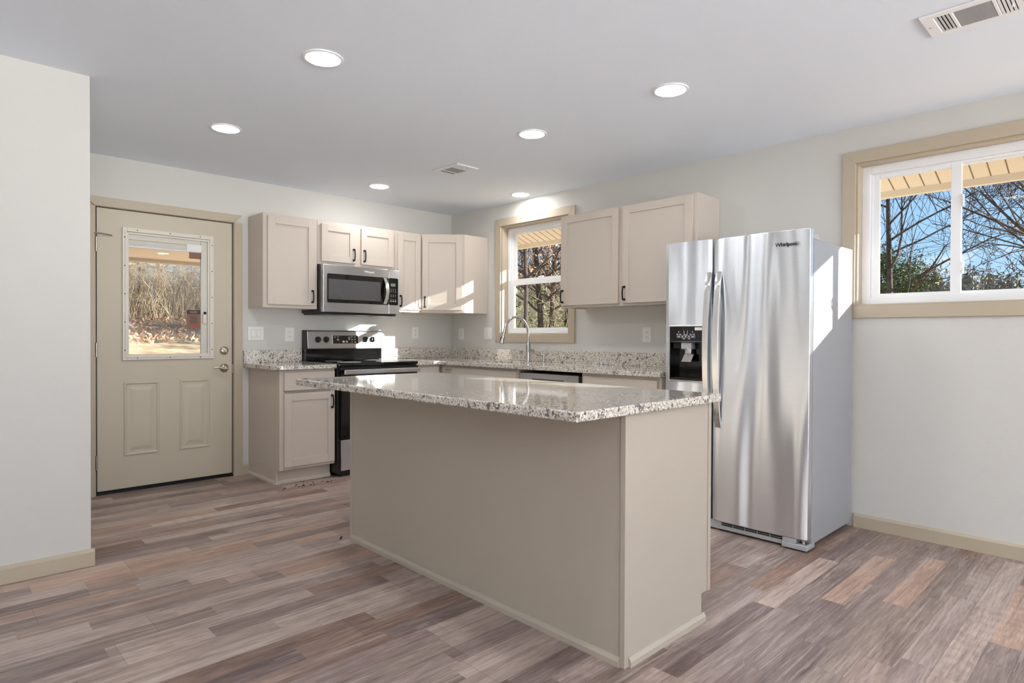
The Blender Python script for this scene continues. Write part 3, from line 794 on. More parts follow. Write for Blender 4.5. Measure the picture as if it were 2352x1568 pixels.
# ------------------------------------------------------------------ text helper
def text(name, s, F, u, v, n, size, mat, parent, width=None):
    """lettering lying on frame F: u right, v up, n out"""
    cu = D.curves.new(name, 'FONT'); cu.body = s; cu.size = size; cu.align_x = 'CENTER'; cu.align_y = 'CENTER'; cu.extrude = 0.0004; cu.offset = 0.0006*size/0.03
    cu.space_character = 0.92
    tmp = D.objects.new('tmp', cu); C.objects.link(tmp)
    dg = bpy.context.evaluated_depsgraph_get(); dg.update()
    me = D.meshes.new_from_object(tmp.evaluated_get(dg)); D.objects.remove(tmp); D.curves.remove(cu)
    me.name = name; me.materials.clear(); me.materials.append(M[mat])
    o = D.objects.new(name, me); C.objects.link(o)
    o.parent = parent
    X = F @ Vector((u, v, n))-WL[parent]
    m = Matrix.Identity(4)
    for i in range(3):
        m[i][0] = F[i][0]; m[i][1] = F[i][1]; m[i][2] = F[i][2]; m[i][3] = X[i]
    o.matrix_local = m
    return o

# ------------------------------------------------------------------ microwave
def microwave():
    x0, x1, z0, z1 = -1.680, -0.918, 1.345, 1.757
    r = thing('microwave', ((x0+x1)/2, -0.2, z0), 'stainless over the range microwave with black glass door', 'microwave')
    F = FBk
    mesh('body', MB(F).box(x0, x1, z0+0.004, z1, 0.002, 0.345), 'black', r, bevel=0.002)
    # bottom plate with vent lip and lamp
    bt = mesh('bottom_plate', MB(F).box(x0+0.01, x1-0.01, z0-0.012, z0+0.006, 0.02, 0.36), 'black', r, bevel=0.002)
    mesh('lamp_lens', MB(F).box(-1.10, -1.0, z0-0.015, z0-0.011, 0.22, 0.32), 'plate', bt)
    mesh('grease_filter', MB(F).box(-1.60, -1.35, z0-0.016, z0-0.011, 0.12, 0.30), 'grey_plastic', bt)
    # front: stainless door and control column
    sx = -1.036
    dz0, dz1 = z0+0.008, z1-0.002
    door = mesh('door', MB(F).box(x0+0.004, sx-0.0015, dz0, dz1, 0.347, 0.395), 'steel', r, bevel=0.004)
    # glass with rounded corners
    def rrect(a, b, c, d, q, k=5):
        P = []
        for (cx, cy, s) in ((b-q, d-q, 0), (a+q, d-q, 90), (a+q, c+q, 180), (b-q, c+q, 270)):
            for i in range(k+1):
                t = math.radians(s+90*i/k); P.append((cx+q*math.cos(t), cy+q*math.sin(t)))
        return P
    ga, gb, gc, gd = x0+0.040, sx+0.0, z0+0.088, z1-0.078
    gl = MB(F); gl.prism(rrect(ga, gb-0.002, gc, gd, 0.012), 'z', 0.393, 0.397)
    gw = mesh('door_glass', gl, 'black_gloss', door)
    iv = MB(F); iv.box(ga+0.012, gb-0.085, gc+0.030, gd-0.045, 0.3968, 0.3974)
    mesh('viewing_mesh', iv, 'mw_mesh', gw, label='grey perforated viewing screen')
    col = mesh('control_panel', MB(F).box(sx+0.0015, x1, dz0, dz1, 0.347, 0.395), 'steel', r, bevel=0.004)
    cp = MB(F); cp.prism(rrect(sx+0.003, x1-0.018, gc, gd, 0.010), 'z', 0.393, 0.397)
    k = mesh('keypad', cp, 'black_gloss', col)
    mesh('display', MB(F).box(sx+0.022, sx+0.072, gd-0.075, gd-0.048, 0.397, 0.3975), 'lcd', k)
    lg = MB(F)
    for i in range(9):
        for j in range(3):
            if i in (3, 6): continue
            cx = sx+0.024+j*0.024; cz = gd-0.100-i*0.0135
            lg.box(cx-0.004, cx+0.004, cz-0.0018, cz+0.0018, 0.397, 0.3974)
    for j in range(3): lg.box(sx+0.018+j*0.024, sx+0.030+j*0.024, gc+0.030, gc+0.042, 0.397, 0.3974)
    mesh('key_legend', lg, 'legend', k)
    # bowed vertical handle
    hp = []
    for i in range(13):
        t = i/12; hp.append((sx-0.040, gc+0.008+(gd-gc-0.012)*t, 0.400+0.046*math.sin(math.pi*t)))
    hb = MB(F)
    for i in range(12):
        a, b = hp[i], hp[i+1]
        w_ = 0.017
        hb.add([(a[0]-w_, a[1], a[2]), (a[0]+w_, a[1], a[2]), (b[0]+w_, b[1], b[2]), (b[0]-w_, b[1], b[2]),
                (a[0]-w_, a[1], a[2]-0.006), (a[0]+w_, a[1], a[2]-0.006), (b[0]+w_, b[1], b[2]-0.006), (b[0]-w_, b[1], b[2]-0.006)],
               [(0, 1, 2, 3), (7, 6, 5, 4), (0, 3, 7, 4), (1, 5, 6, 2)] + ([(0, 4, 5, 1)] if i == 0 else []) + ([(3, 2, 6, 7)] if i == 11 else []))
    hh = mesh('handle', hb, 'steel_flat', door); weld(hh)
    for p in hh.data.polygons: p.use_smooth = False
    text('logo', 'Whirlpool', F, (x0+sx)/2+0.12, z1-0.040, 0.3955, 0.026, 'logo_light', door)
t_ = NT('perforated_screen'); pp = t_.pos()
vv = t_.n('ShaderNodeTexVoronoi'); vv.inputs['Scale'].default_value = 500; t_.l(pp, vv.inputs['Vector'])
t_.bsdf(Base_Color=t_.ramp(vv.outputs['Distance'], [(0.2, srgb(38, 38, 40)), (0.6, srgb(96, 96, 98))]), Roughness=0.12)
M['mw_mesh'] = t_.m
microwave()

# ------------------------------------------------------------------ range
def kitchen_range():
    x0, x1 = -1.680, -0.906
    r = thing('range', ((x0+x1)/2, -0.33, 0), 'freestanding stainless electric range with black glass cooktop', 'range')
    F = FBk
    mesh('body', MB(F).box(x0+0.004, x1-0.004, 0.03, 0.905, 0.03, 0.640), 'black', r, bevel=0.002)
    mesh('cooktop', MB(F).box(x0, x1, 0.903, 0.929, 0.075, 0.675), 'black_gloss', r, bevel=0.007, seg=3)
    for (cx, cn, rad) in ((-1.49, 0.50, 0.10), (-1.10, 0.50, 0.115), (-1.49, 0.23, 0.075), (-1.10, 0.23, 0.075)):
        b = MB(F @ Matrix.Translation((cx, 0.9288, cn)) @ Matrix.Rotation(math.radians(-90), 4, 'X'))
        b.lathe([(rad-0.003, 0), (rad, 0), (rad, 0.0006), (rad-0.003, 0.0006)], 40)
        mesh('burner_ring', b, 'grey_plastic', r)
    # back guard: profile in (n, z)
    px0, px1 = x0+0.002, x1-0.002
    prof = [(0.004, 0.93), (0.075, 0.93), (0.075, 1.035), (0.004, 1.035)]
    mesh('guard_base', MB().prism([(-a, b) for a, b in prof], 'x', px0, px1), 'black_gloss', r, bevel=0.003)
    bg = [(0.004, 1.036), (0.098, 1.036), (0.078, 1.188), (0.070, 1.197), (0.055, 1.201), (0.004, 1.201)]
    g = mesh('back_guard', MB().prism([(-a, b) for a, b in bg], 'x', px0+0.012, px1-0.012), 'steel', r, bevel=0.004)
    for xx in (px0, px1-0.012): mesh('end_cap', MB().prism([(-a-0.0, b) for a, b in bg], 'x', xx, xx+0.012), 'black', g, bevel=0.002)
    mesh('guard_slot', MB(F).box(px0+0.02, px1-0.02, 1.030, 1.038, 0.06, 0.094), 'dark_slot', g)
    # tilted front face frame
    ang = math.atan2(0.020, 0.152)
    o = F @ Vector((0, 1.036, 0.098)); up = Vector((0, math.sin(ang), math.cos(ang))); n = Vector((0, -math.cos(ang), math.sin(ang)))
    T = Matrix.Identity(4)
    for i in range(3): T[i][0] = (1, 0, 0)[i]; T[i][1] = up[i]; T[i][2] = n[i]; T[i][3] = o[i]
    for cx in (-1.568, -1.490, -1.092, -1.014):
        k = MB(T @ Matrix.Translation((cx, 0.082, 0))); k.lathe([(0, 0), (0.028, 0), (0.026, 0.006), (0.022, 0.008), (0.020, 0.024), (0, 0.024)], 24)
        kn = mesh('knob', k, 'black', g, smooth=True)
        q = MB(T @ Matrix.Translation((cx, 0.082, 0)) @ Matrix.Rotation(math.radians(0), 4, 'Z')); q.box(-0.006, 0.006, -0.021, 0.021, 0.020, 0.036)
        mesh('grip', q, 'black', kn, bevel=0.003)
    cp = mesh('control_panel', MB(T).box(-1.425, -1.170, 0.045, 0.118, -0.002, 0.003), 'black_gloss', g, bevel=0.002)
    ed = MB(); ring(ed, T, -1.429, -1.166, 0.041, 0.122, 0.004, -0.002, 0.002); mesh('panel_bezel', ed, 'steel_flat', g)
    lg = MB(T)
    for (a, b, w_, h_) in ((-1.405, 0.105, .008, .003), (-1.375, 0.105, .008, .003), (-1.375, 0.080, .008, .006), (-1.320, 0.062, .010, .008), (-1.287, 0.062, .010, .008),
                           (-1.262, 0.103, .005, .004), (-1.262, 0.092, .008, .003), (-1.262, 0.082, .005, .004), (-1.232, 0.105, .007, .004), (-1.202, 0.105, .006, .004),
                           (-1.232, 0.082, .006, .005), (-1.202, 0.082, .006, .005), (-1.232, 0.060, .006, .004), (-1.200, 0.058, .008, .004)):
        lg.box(a-w_, a+w_, b-h_, b+h_, 0.003, 0.0034)
    lg.box(-1.247, -1.246, 0.052, 0.112, 0.003, 0.0034)
    mesh('panel_legend', lg, 'legend', cp)
    mesh('clock_display', MB(T).box(-1.325, -1.278, 0.083, 0.108, 0.003, 0.0034), 'dark_slot', cp)
    # oven door, handle, drawer
    dr = mesh('oven_door', MB(F).box(x0+0.022, x1-0.004, 0.312, 0.890, 0.642, 0.672), 'black_gloss', r, bevel=0.004)
    mesh('door_trim', MB(F).box(x0+0.012, x1-0.002, 0.874, 0.892, 0.642, 0.676), 'black', dr, bevel=0.002)
    hb = MB(F)
    hb.box(x0+0.030, x1-0.008, 0.838, 0.876, 0.700, 0.722)
    for xx in (x0+0.07, x1-0.07): hb.box(xx-0.012, xx+0.012, 0.845, 0.870, 0.670, 0.702)
    mesh('handle', hb, 'steel_flat', dr, bevel=0.005)
    mesh('oven_window', MB(F).box(x0+0.14, x1-0.14, 0.43, 0.76, 0.6718, 0.6726), 'black_gloss', dr)
    mesh('storage_drawer', MB(F).box(x0+0.022, x1-0.004, 0.055, 0.305, 0.642, 0.672), 'steel', r, bevel=0.004)
    mesh('kick_plate', MB(F).box(x0+0.03, x1-0.03, 0.004, 0.05, 0.10, 0.615), 'black', r)
    for xx in (x0+0.06, x1-0.06):
        for nn in (0.10, 0.60): mesh('leveling_foot', MB(F).cyl((xx, 0.0, nn), (xx, 0.035, nn), 0.018, 14), 'black', r)
kitchen_range()

# ------------------------------------------------------------------ dishwasher
def dishwasher():
    r = thing('dishwasher', (-0.3, -1.985, 0), 'stainless dishwasher under the counter right of the sink', 'dishwasher')
    F = FRt; a, b = 1.672, 2.302
    mesh('tub', MB(F).box(a+0.004, b-0.004, 0.02, 0.868, 0.03, 0.578), 'black', r)
    d = mesh('door', MB(F).box(a+0.008, b-0.008, 0.115, 0.862, 0.580, 0.625), 'steel', r, bevel=0.004)
    mesh('control_strip', MB(F).box(a+0.010, b-0.010, 0.8622, 0.868, 0.582, 0.620), 'black', d)
    mesh('pocket_handle', MB(F).box(a+0.15, b-0.15, 0.79, 0.82, 0.6245, 0.6255), 'dark_slot', d)
    mesh('toe_kick', MB(F).box(a+0.01, b-0.01, 0.0, 0.11, 0.05, 0.53), 'black', r)
dishwasher()

# ------------------------------------------------------------------ refrigerator
def refrigerator():
    r = thing('refrigerator', (-0.36, -3.515, 0), 'stainless side by side refrigerator with grey side against the right wall', 'refrigerator')
    ya, yb = -3.957, -3.075; F = FRt
    xf = 0.700
    mesh('case', MB(F).box(-yb, -ya, 0.03, 1.690, 0.030, 0.640), 'fridge_side', r, bevel=0.004)
    split = 3.398
    def door(u0, u1, nm, holes=None):
        # gently crowned stainless front
        n = 14; z0, z1 = 0.062, 1.742
        mb = MB(F)
        us = [u0+(u1-u0)*i/n for i in range(n+1)]
        dep = [0.700+0.012*(1-((2*i/n-1)**2)) - (0.006 if i in (0, n) else 0) for i in range(n+1)]
        vs = []; 
        for z in (z0, z1):
            vs += [(u, z, d) for u, d in zip(us, dep)]
        fs = [(i, i+1, n+1+i+1, n+1+i) for i in range(n)]
        o = len(vs); vs += [(u0, z0, 0.648), (u1, z0, 0.648), (u1, z1, 0.648), (u0, z1, 0.648)]
        fs += [(o, o+3, o+2, o+1), (0, n+1, o+3, o), (n, o+1, o+2, 2*n+1), tuple(range(0, n+1))+(o+1, o), tuple(range(n+1, 2*n+2))+(o+2, o+3)]
        mb.add(vs, fs)
        d = mesh(nm, mb, 'steel_fridge', r, smooth=True)
        b = d.modifiers.new('bevel', 'BEVEL'); b.width = 0.004; b.segments = 2; b.limit_method = 'ANGLE'; b.angle_limit = math.radians(50)
        return d
    d1 = door(-yb+0.001, split-0.006, 'freezer_door'); d2 = door(split+0.004, -ya-0.001, 'refrigerator_door')
    mesh('gasket', MB(F).box(-yb+0.008, -ya-0.008, 0.07, 1.70, 0.638, 0.650), 'grey_plastic', r)
    # bowed flat handles
    for d, u in ((d1, 3.378), (d2, 3.442)):
        hb = MB(F); k = 16; w_ = 0.019
        def pt(t): return (1.545-(1.545-0.618)*t, 0.712+0.046*math.sin(math.pi*t)**0.75)
        rows = [pt(i/k) for i in range(k+1)]
        vs = []; fs = []
        for z, nn in rows: vs += [(u-w_, z, nn), (u+w_, z, nn), (u+w_, z, nn-0.012), (u-w_, z, nn-0.012)]
        for i in range(k):
            for j in range(4): a = i*4+j; b = i*4+(j+1) % 4; fs.append((a, b, b+4, a+4))
        fs += [(0, 3, 2, 1), (k*4, k*4+1, k*4+2, k*4+3)]
        hb.add(vs, fs)
        mesh('handle', hb, 'steel_flat', d, bevel=0.003)
    text('logo', 'Whirlpool', F, 3.833, 1.664, 0.7106, 0.030, 'logo_dark', d2)
    # dispenser: bezel, control panel, recess with paddle
    a, b, c, e_ = 3.112, 3.352, 0.884, 1.222
    N = 0.7125
    # cut the dispenser niche into the freezer door
    cut = mesh('niche_cutter', MB(F).box(a+0.004, b-0.004, c+0.004, 1.126, 0.655, 0.80), 'black', r)
    d1.modifiers.clear(); bo = d1.modifiers.new('niche', 'BOOLEAN'); bo.operation = 'DIFFERENCE'; bo.object = cut; bo.solver = 'EXACT'
    dg = bpy.context.evaluated_depsgraph_get(); dg.update()
    nm_ = D.meshes.new_from_object(d1.evaluated_get(dg)); d1.modifiers.clear(); d1.data = nm_; nm_.name = 'freezer_door'
    D.objects.remove(cut)
    for p in nm_.polygons: p.use_smooth = False
    bz = MB(); ring(bz, F, a-0.006, b+0.006, c-0.006, e_+0.006, 0.010, N-0.006, N+0.006)
    ds = mesh('dispenser', bz, 'steel_flat', d1, bevel=0.003, label='black ice and water dispenser with bright rim')
    mesh('control_panel', MB(F).box(a, b, 1.128, e_, N-0.004, N+0.004), 'black_gloss', ds)
    nb = 0.657; li = MB(F)
    li.box(a+0.004, b-0.004, c+0.004, 1.126, nb-0.002, nb+0.002); li.box(a+0.004, a+0.008, c+0.004, 1.126, nb, N); li.box(b-0.008, b-0.004, c+0.004, 1.126, nb, N)
    li.box(a+0.004, b-0.004, 1.120, 1.126, nb, N); li.box(a+0.004, b-0.004, c+0.004, c+0.008, nb, N)
    mesh('recess', li, 'black_gloss', ds)
    mesh('ice_chute', MB(F).box(3.192, 3.262, 1.080, 1.120, nb+0.002, N-0.004), 'grey_plastic', ds, bevel=0.002)
    mesh('water_spout', MB(F).box(3.128, 3.180, 1.084, 1.120, nb+0.002, N-0.018), 'dark_slot', ds, bevel=0.002)
    pd = MB(F); P0 = N-0.030; pd.tube([(3.232, 1.082, P0), (3.236, 1.062, P0+0.006), (3.238, 1.048, P0+0.012)], [0.030, 0.025, 0.022], 14)
    pd.add([(3.206, 1.048, P0+0.010), (3.270, 1.048, P0+0.010), (3.262, 1.002, P0+0.030), (3.196, 1.002, P0+0.030),
            (3.206, 1.048, P0+0.002), (3.270, 1.048, P0+0.002), (3.262, 1.002, P0+0.022), (3.196, 1.002, P0+0.022)],
           [(0, 1, 2, 3), (7, 6, 5, 4), (0, 4, 5, 1), (1, 5, 6, 2), (2, 6, 7, 3), (3, 7, 4, 0)])
    mesh('paddle', pd, 'chrome', ds)
    mesh('drip_tray', MB(F).box(a+0.010, b-0.010, c+0.008, c+0.016, nb+0.002, N+0.004), 'dark_slot', ds)
    lg = MB(F)
    for (u, v, w_, h_) in ((3.170, 1.172, .006, .0022), (3.190, 1.172, .007, .0022), (3.262, 1.172, .006, .0022), (3.284, 1.172, .007, .0022), (3.180, 1.186, .003, .003), (3.274, 1.186, .003, .003),
                           (3.216, 1.144, .008, .002), (3.252, 1.144, .008, .002)):
        lg.box(u-w_, u+w_, v-h_, v+h_, N+0.004, N+0.0046)
    for i, (u, w_) in enumerate(((3.182, .011), (3.206, .009), (3.228, .010), (3.250, .009), (3.276, .013))):
        lg.box(u-w_*.7, u+w_*.7, 1.155, 1.160, N+0.004, N+0.0046)
    q = MB(); ring(q, F, 3.168, 3.292, 1.150, 1.165, 0.0012, N+0.004, N+0.0046); o_ = len(lg.v); lg.v += q.v; lg.f += [tuple(i+o_ for i in f) for f in q.f]
    lg.add([(3.214, 1.194, N+0.0046), (3.217, 1.194, N+0.0046), (3.221, 1.170, N+0.0046), (3.236, 1.170, N+0.0046), (3.240, 1.194, N+0.0046), (3.243, 1.194, N+0.0046), (3.239, 1.167, N+0.0046), (3.218, 1.167, N+0.0046)],
           [(0, 1, 2, 7), (2, 3, 6, 7), (3, 4, 5, 6)])
    mesh('panel_legend', lg, 'legend', ds)
    mesh('sticker', MB(F).box(3.290, b-0.004, 1.196, 1.214, N+0.004, N+0.0046), 'sticker', ds)
    # base grille
    g = mesh('base_grille', MB(F).box(-yb+0.002, -ya-0.07, 0.012, 0.058, 0.60, 0.690), 'grey_plastic', r, bevel=0.002)
    sl = MB(F)
    for i in range(5):
        u = 3.46+i*0.073; sl.box(u, u+0.068, 0.047, 0.054, 0.685, 0.6915); sl.box(u, u+0.068, 0.037, 0.044, 0.685, 0.6915)
    mesh('grille_slots', sl, 'dark_slot', g)
    hc = MB(F); hc.box(3.822, 3.957, 0.008, 0.034, 0.60, 0.712); hc.box(3.822, 3.895, 0.034, 0.060, 0.62, 0.702)
    mesh('lower_hinge_cover', hc, 'grey_plastic', r, bevel=0.003)
    mesh('lower_hinge', MB(F).cyl((3.925, 0.034, 0.675), (3.925, 0.064, 0.675), 0.009, 12).box(3.905, 3.950, 0.034, 0.040, 0.65, 0.695), 'chrome', r)
    mesh('top_hinge_cover', MB(F).box(3.90, 3.955, 1.690, 1.722, 0.560, 0.645), 'grey_plastic', r, bevel=0.006)
    mesh('top_hinge_cover', MB(F).box(3.078, 3.13, 1.690, 1.722, 0.560, 0.645), 'grey_plastic', r, bevel=0.006)
    for u in (3.12, 3.91):
        for nn in (0.09, 0.60): mesh('roller', MB(F).cyl((u-0.012, 0.018, nn), (u+0.012, 0.018, nn), 0.018, 14), 'dark_slot', r)
refrigerator()

# ------------------------------------------------------------------ island
def island():
    r = thing('kitchen_island', (-2.07, -3.03, 0), 'taupe kitchen island cabinet with plain panelled back in the middle of the floor', 'kitchen island')
    x0, x1, y0, y1 = -2.366, -1.775, -3.966, -2.085
    b = MB(); b.box(x0+0.006, x1-0.019, y0+0.006, y1-0.006, 0.115, 0.888)
    mesh('carcass', b, 'cabinet', r)
    mesh('toe_kick', MB().box(x1-0.10, x1-0.075, y0+0.006, y1-0.006, 0.0, 0.115), 'cabinet', r)
    mesh('back_panel', MB().box(x0, x0+0.006, y0+0.018, y1-0.003, 0.0, 0.888), 'island', r)
    # end panels notched for the toe space
    pz = [(x0+0.006, 0.0), (x1-0.065, 0.0), (x1-0.065, 0.112), (x1, 0.112), (x1, 0.888), (x0+0.006, 0.888)]
    mesh('end_panel', MB().prism(pz, 'y', y0, y0+0.006), 'island', r)
    mesh('end_panel', MB().prism(pz, 'y', y1-0.006, y1), 'island', r)
    mesh('corner_trim', MB().box(x0-0.006, x0+0.018, y0-0.003, y0+0.018, 0.0, 0.888), 'island', r, bevel=0.001)
    mesh('corner_trim', MB().box(x0-0.006, x0+0.010, y1-0.012, y1+0.003, 0.0, 0.888), 'island', r, bevel=0.001)
    mesh('edge_strip', MB().box(x1-0.022, x1, y0-0.004, y0, 0.112, 0.888), 'island', r, bevel=0.0008)
    baseboard('shoe_moulding', (x0, y0+0.018), (x0, y1-0.012), (-1, 0), 0.034, 0.014, r, 'island')
    baseboard('shoe_moulding', (x0+0.018, y0), (x1-0.052, y0), (0, -1), 0.034, 0.014, r, 'island')
    # working side, facing the range wall run
    F = frame((x1-0.019, 0, 0), (0, 1, 0), (1, 0, 0))
    ff = MB(); ring(ff, F, y0+0.006, y1-0.006, 0.115, 0.888, 0.038, 0.0, 0.018); mesh('face_frame', ff, 'cabinet', r)
    n = 4; wd = (y1-y0-0.06)/n
    for i in range(n):
        a = y0+0.03+i*wd+0.006; b_ = a+wd-0.012
        shaker(r, F, a, b_, 0.728, 0.866, 0.019, 'drawer', flat=True)
        d = shaker(r, F, a, b_, 0.140, 0.706, 0.019)
        pull(d, F, (b_-0.025) if i % 2 == 0 else (a+0.025), 0.568, 0.680, 0.038)
    t = mesh('island_countertop', MB().box(-2.664, -1.735, -3.994, -2.022, 0.8885, 0.922), 'granite', None, (-2.2, -3.0, 0.8885), bevel=0.005, seg=3)
    tag(t, 'large rectangular granite slab lying on the kitchen island', 'countertop')
island()

# ------------------------------------------------------------------ outlets and switches
def plate(F, u0, u1, v0, v1, kind, label):
    c = F @ Vector(((u0+u1)/2, (v0+v1)/2, 0))
    r = thing('light_switch' if kind == 'switch' else 'wall_outlet', c, label, 'light switch' if kind == 'switch' else 'outlet', 'wall plates along the counters')
    mesh('cover_plate', MB(F).box(u0, u1, v0, v1, 0.0005, 0.006), 'plate', r, bevel=0.002)
    vm = (v0+v1)/2; um = (u0+u1)/2
    if kind == 'switch':
        for du in (-0.023, 0.023):
            mesh('rocker', MB(F).box(um+du-0.0165, um+du+0.0165, vm-0.033, vm+0.033, 0.006, 0.009), 'plate', r, bevel=0.0015)
            ed = MB(); ring(ed, F, um+du-0.018, um+du+0.018, vm-0.0345, vm+0.0345, 0.0012, 0.0055, 0.0064); mesh('rocker_gap', ed, 'grey_plastic', r)
    else:
        mesh('receptacle', MB(F).box(um-0.017, um+0.017, vm-0.034, vm+0.034, 0.006, 0.0085), 'plate', r, bevel=0.0015)
        sl = MB(F)
        for dv in (-0.019, 0.019):
            for du in (-0.006, 0.006): sl.box(um+du-0.0012, um+du+0.0012, vm+dv, vm+dv+0.008, 0.0085, 0.0088)
            sl.box(um-0.002, um+0.002, vm+dv-0.008, vm+dv-0.004, 0.0085, 0.0088)
        sl.box(um-0.0015, um+0.0015, v1-0.012, v1-0.009, 0.006, 0.0064); sl.box(um-0.0015, um+0.0015, v0+0.009, v0+0.012, 0.006, 0.0064)
        mesh('socket_slots', sl, 'dark_slot', r)
    return r
plate(FBk, -2.148, -2.017, 1.110, 1.226, 'switch', 'white double rocker switch beside the entry door above the short countertop')
plate(FBk, -1.832, -1.748, 1.102, 1.222, 'outlet', 'white wall outlet just left of the range')
plate(FBk, -0.506, -0.428, 1.124, 1.244, 'outlet', 'white wall outlet right of the range on the back wall')
plate(FRt, 0.136, 0.216, 1.115, 1.236, 'outlet', 'white wall outlet under the angled corner cabinet')
plate(FRt, 0.538, 0.656, 1.121, 1.239, 'switch', 'white double rocker switch left of the sink window')
plate(FRt, 2.430, 2.512, 1.108, 1.228, 'outlet', 'white wall outlet near the refrigerator below the wall cabinet')

# ------------------------------------------------------------------ ceiling lights and vents
def downlight(x, y, label, seen=True):
    r = thing('recessed_light', (x, y, H), label, 'ceiling light', 'recessed ceiling lights')
    T = Matrix.Translation((x, y, H)) @ Matrix.Rotation(math.pi, 4, 'X')
    tr = MB(); vs = []; seg = 40
    prof = [(0.092, 0.0005), (0.091, 0.005), (0.085, 0.0075), (0.078, 0.0070), (0.076, 0.003), (0.076, 0.0005)]
    for rad, z in prof:
        for k in range(seg):
            a = 2*math.pi*k/seg; vs.append(T @ Vector((rad*math.cos(a), rad*math.sin(a), z)))
    fs = [(i*seg+k, i*seg+(k+1) % seg, ((i+1) % len(prof))*seg+(k+1) % seg, ((i+1) % len(prof))*seg+k) for i in range(len(prof)) for k in range(seg)]
    tr.add(vs, fs); mesh('trim_ring', tr, 'white', r, smooth=True)
    d = MB(); d.lathe([(0, 0.001), (0.0755, 0.001), (0.0755, 0.006), (0.070, 0.009), (0.045, 0.012), (0.0, 0.013)], seg, T)
    mesh('diffuser', d, 'lamp', r, smooth=True)
lights = [(-2.779, -2.555, 'glowing recessed light nearest the viewer on the left of the ceiling'),
          (-2.747, -1.223, 'glowing recessed light above the floor in front of the entry door'),
          (-1.311, -3.479, 'glowing recessed light over the gap between island and refrigerator'),
          (-1.319, -2.484, 'glowing recessed light over the middle of the kitchen beyond the front vent'),
          (-1.263, -0.599, 'glowing recessed light in front of the microwave cabinets'),
          (-0.185, -1.237, 'glowing recessed light directly above the sink window')]
for x, y, lab in lights: downlight(x, y, lab)
added_lights = [(-2.78, -4.35), (-1.31, -5.6), (-2.78, -6.2), (-1.31, -7.6), (-2.78, -8.6), (-5.2, -7.6), (-5.6, -5.4)]
for i, (x, y) in enumerate(added_lights):
    downlight(x, y, 'recessed light added as fill in the ceiling behind the viewpoint')

def vent(x0, x1, y0, y1, dark_end, label):
    cx, cy = (x0+x1)/2, (y0+y1)/2
    r = thing('ceiling_vent', (cx, cy, H), label, 'ceiling vent', 'ceiling air registers')
    z1, z0 = H-0.0005, H-0.009
    ix0, ix1 = x0+0.035, x1-0.035
    a = y1-0.045; b = y0+0.045; L = a-b
    zones = [(a-0.20*L, a), (a-0.74*L, a-0.26*L), (b, b+0.20*L)]
    pl_ = slab_with_holes(x0, x1, y0, y1, z0, z1, [(ix0, ix1, p, q) for p, q in zones])
    o = mesh('face_plate', pl_, 'white', r); weld(o)
    bvl = o.modifiers.new('bevel', 'BEVEL'); bvl.width = 0.003; bvl.limit_method = 'ANGLE'
    mesh('duct_shadow', MB().box(ix0-0.005, ix1+0.005, b-0.005, a+0.005, H-0.002, H-0.0008), 'dark_slot', r, label='dark sheet for the shade behind the louvers')  # dark sheet takes the place of shade inside the duct
    for zi, (p, q) in enumerate(zones):
        lv = MB()
        if zi == 1:
            n = 14
            for i in range(n):
                yy = p+(q-p)*(i+0.5)/n
                lv.add([(ix0, yy-0.0045, z0), (ix1, yy-0.0045, z0), (ix1, yy+0.005, z0+0.002), (ix0, yy+0.005, z0+0.002), (ix0, yy-0.0045, z0+0.001), (ix1, yy-0.0045, z0+0.001), (ix1, yy+0.005, z0+0.003), (ix0, yy+0.005, z0+0.003)],
                       [(0, 1, 2, 3), (7, 6, 5, 4), (0, 4, 5, 1), (2, 6, 7, 3)])
        else:
            n = 4; s = 1 if zi == 0 else -1
            for i in range(n):
                yy = p+(q-p)*(i+0.5)/n; hw = (q-p)/n*0.36
                lv.add([(ix0, yy-hw, z0), (ix1, yy-hw, z0), (ix1, yy+hw, z0+0.003*(1 if s > 0 else 0.2)), (ix0, yy+hw, z0+0.003*(1 if s > 0 else 0.2)),
                        (ix0, yy-hw, z0+0.001), (ix1, yy-hw, z0+0.001), (ix1, yy+hw, z0+0.004), (ix0, yy+hw, z0+0.004)],
                       [(0, 1, 2, 3), (7, 6, 5, 4), (0, 4, 5, 1), (1, 5, 6, 2), (2, 6, 7, 3), (3, 7, 4, 0)])
        mesh('louvers', lv, 'white' if zi != 1 else 'grey_plastic', r)
    mesh('damper_lever', MB().box(cx+0.0, cx+0.006, zones[2][0]+0.004, zones[2][0]+0.010, z0-0.012, z0+0.004), 'white', r)
    for yy in (y0+0.018, y1-0.018): mesh('screw', MB().cyl((cx, yy, z0-0.0015), (cx, yy, z0+0.001), 0.005, 10), 'grey_plastic', r)
vent(-1.240, -1.028, -1.632, -1.318, 1, 'small white ceiling vent between the two rear recessed lights')
vent(-1.245, -1.018, -4.905, -4.568, 1, 'white ceiling vent at the top right near the wide window')

# crumbs on the floor
cb = MB(); rnd = random.Random(3)
for i in range(26):
    x, y = (-1.98+rnd.gauss(0, 0.10), -0.70+rnd.gauss(0, 0.03)); s = rnd.uniform(0.002, 0.006)
    cb.box(x-s, x+s, y-s*0.6, y+s*0.6, 0.0002, 0.0002+s*0.7)
for i in range(3): cb.box(-2.41+i*0.01, -2.402+i*0.01, -2.04+0.012*i, -2.034+0.012*i, 0.0002, 0.004)
tag(mesh('floor_crumbs', cb, 'crumb', loc=(-1.98, -0.7, 0)), 'scattered dark crumbs of dirt on the floor by the short base cabinet', 'dirt', kind='stuff')

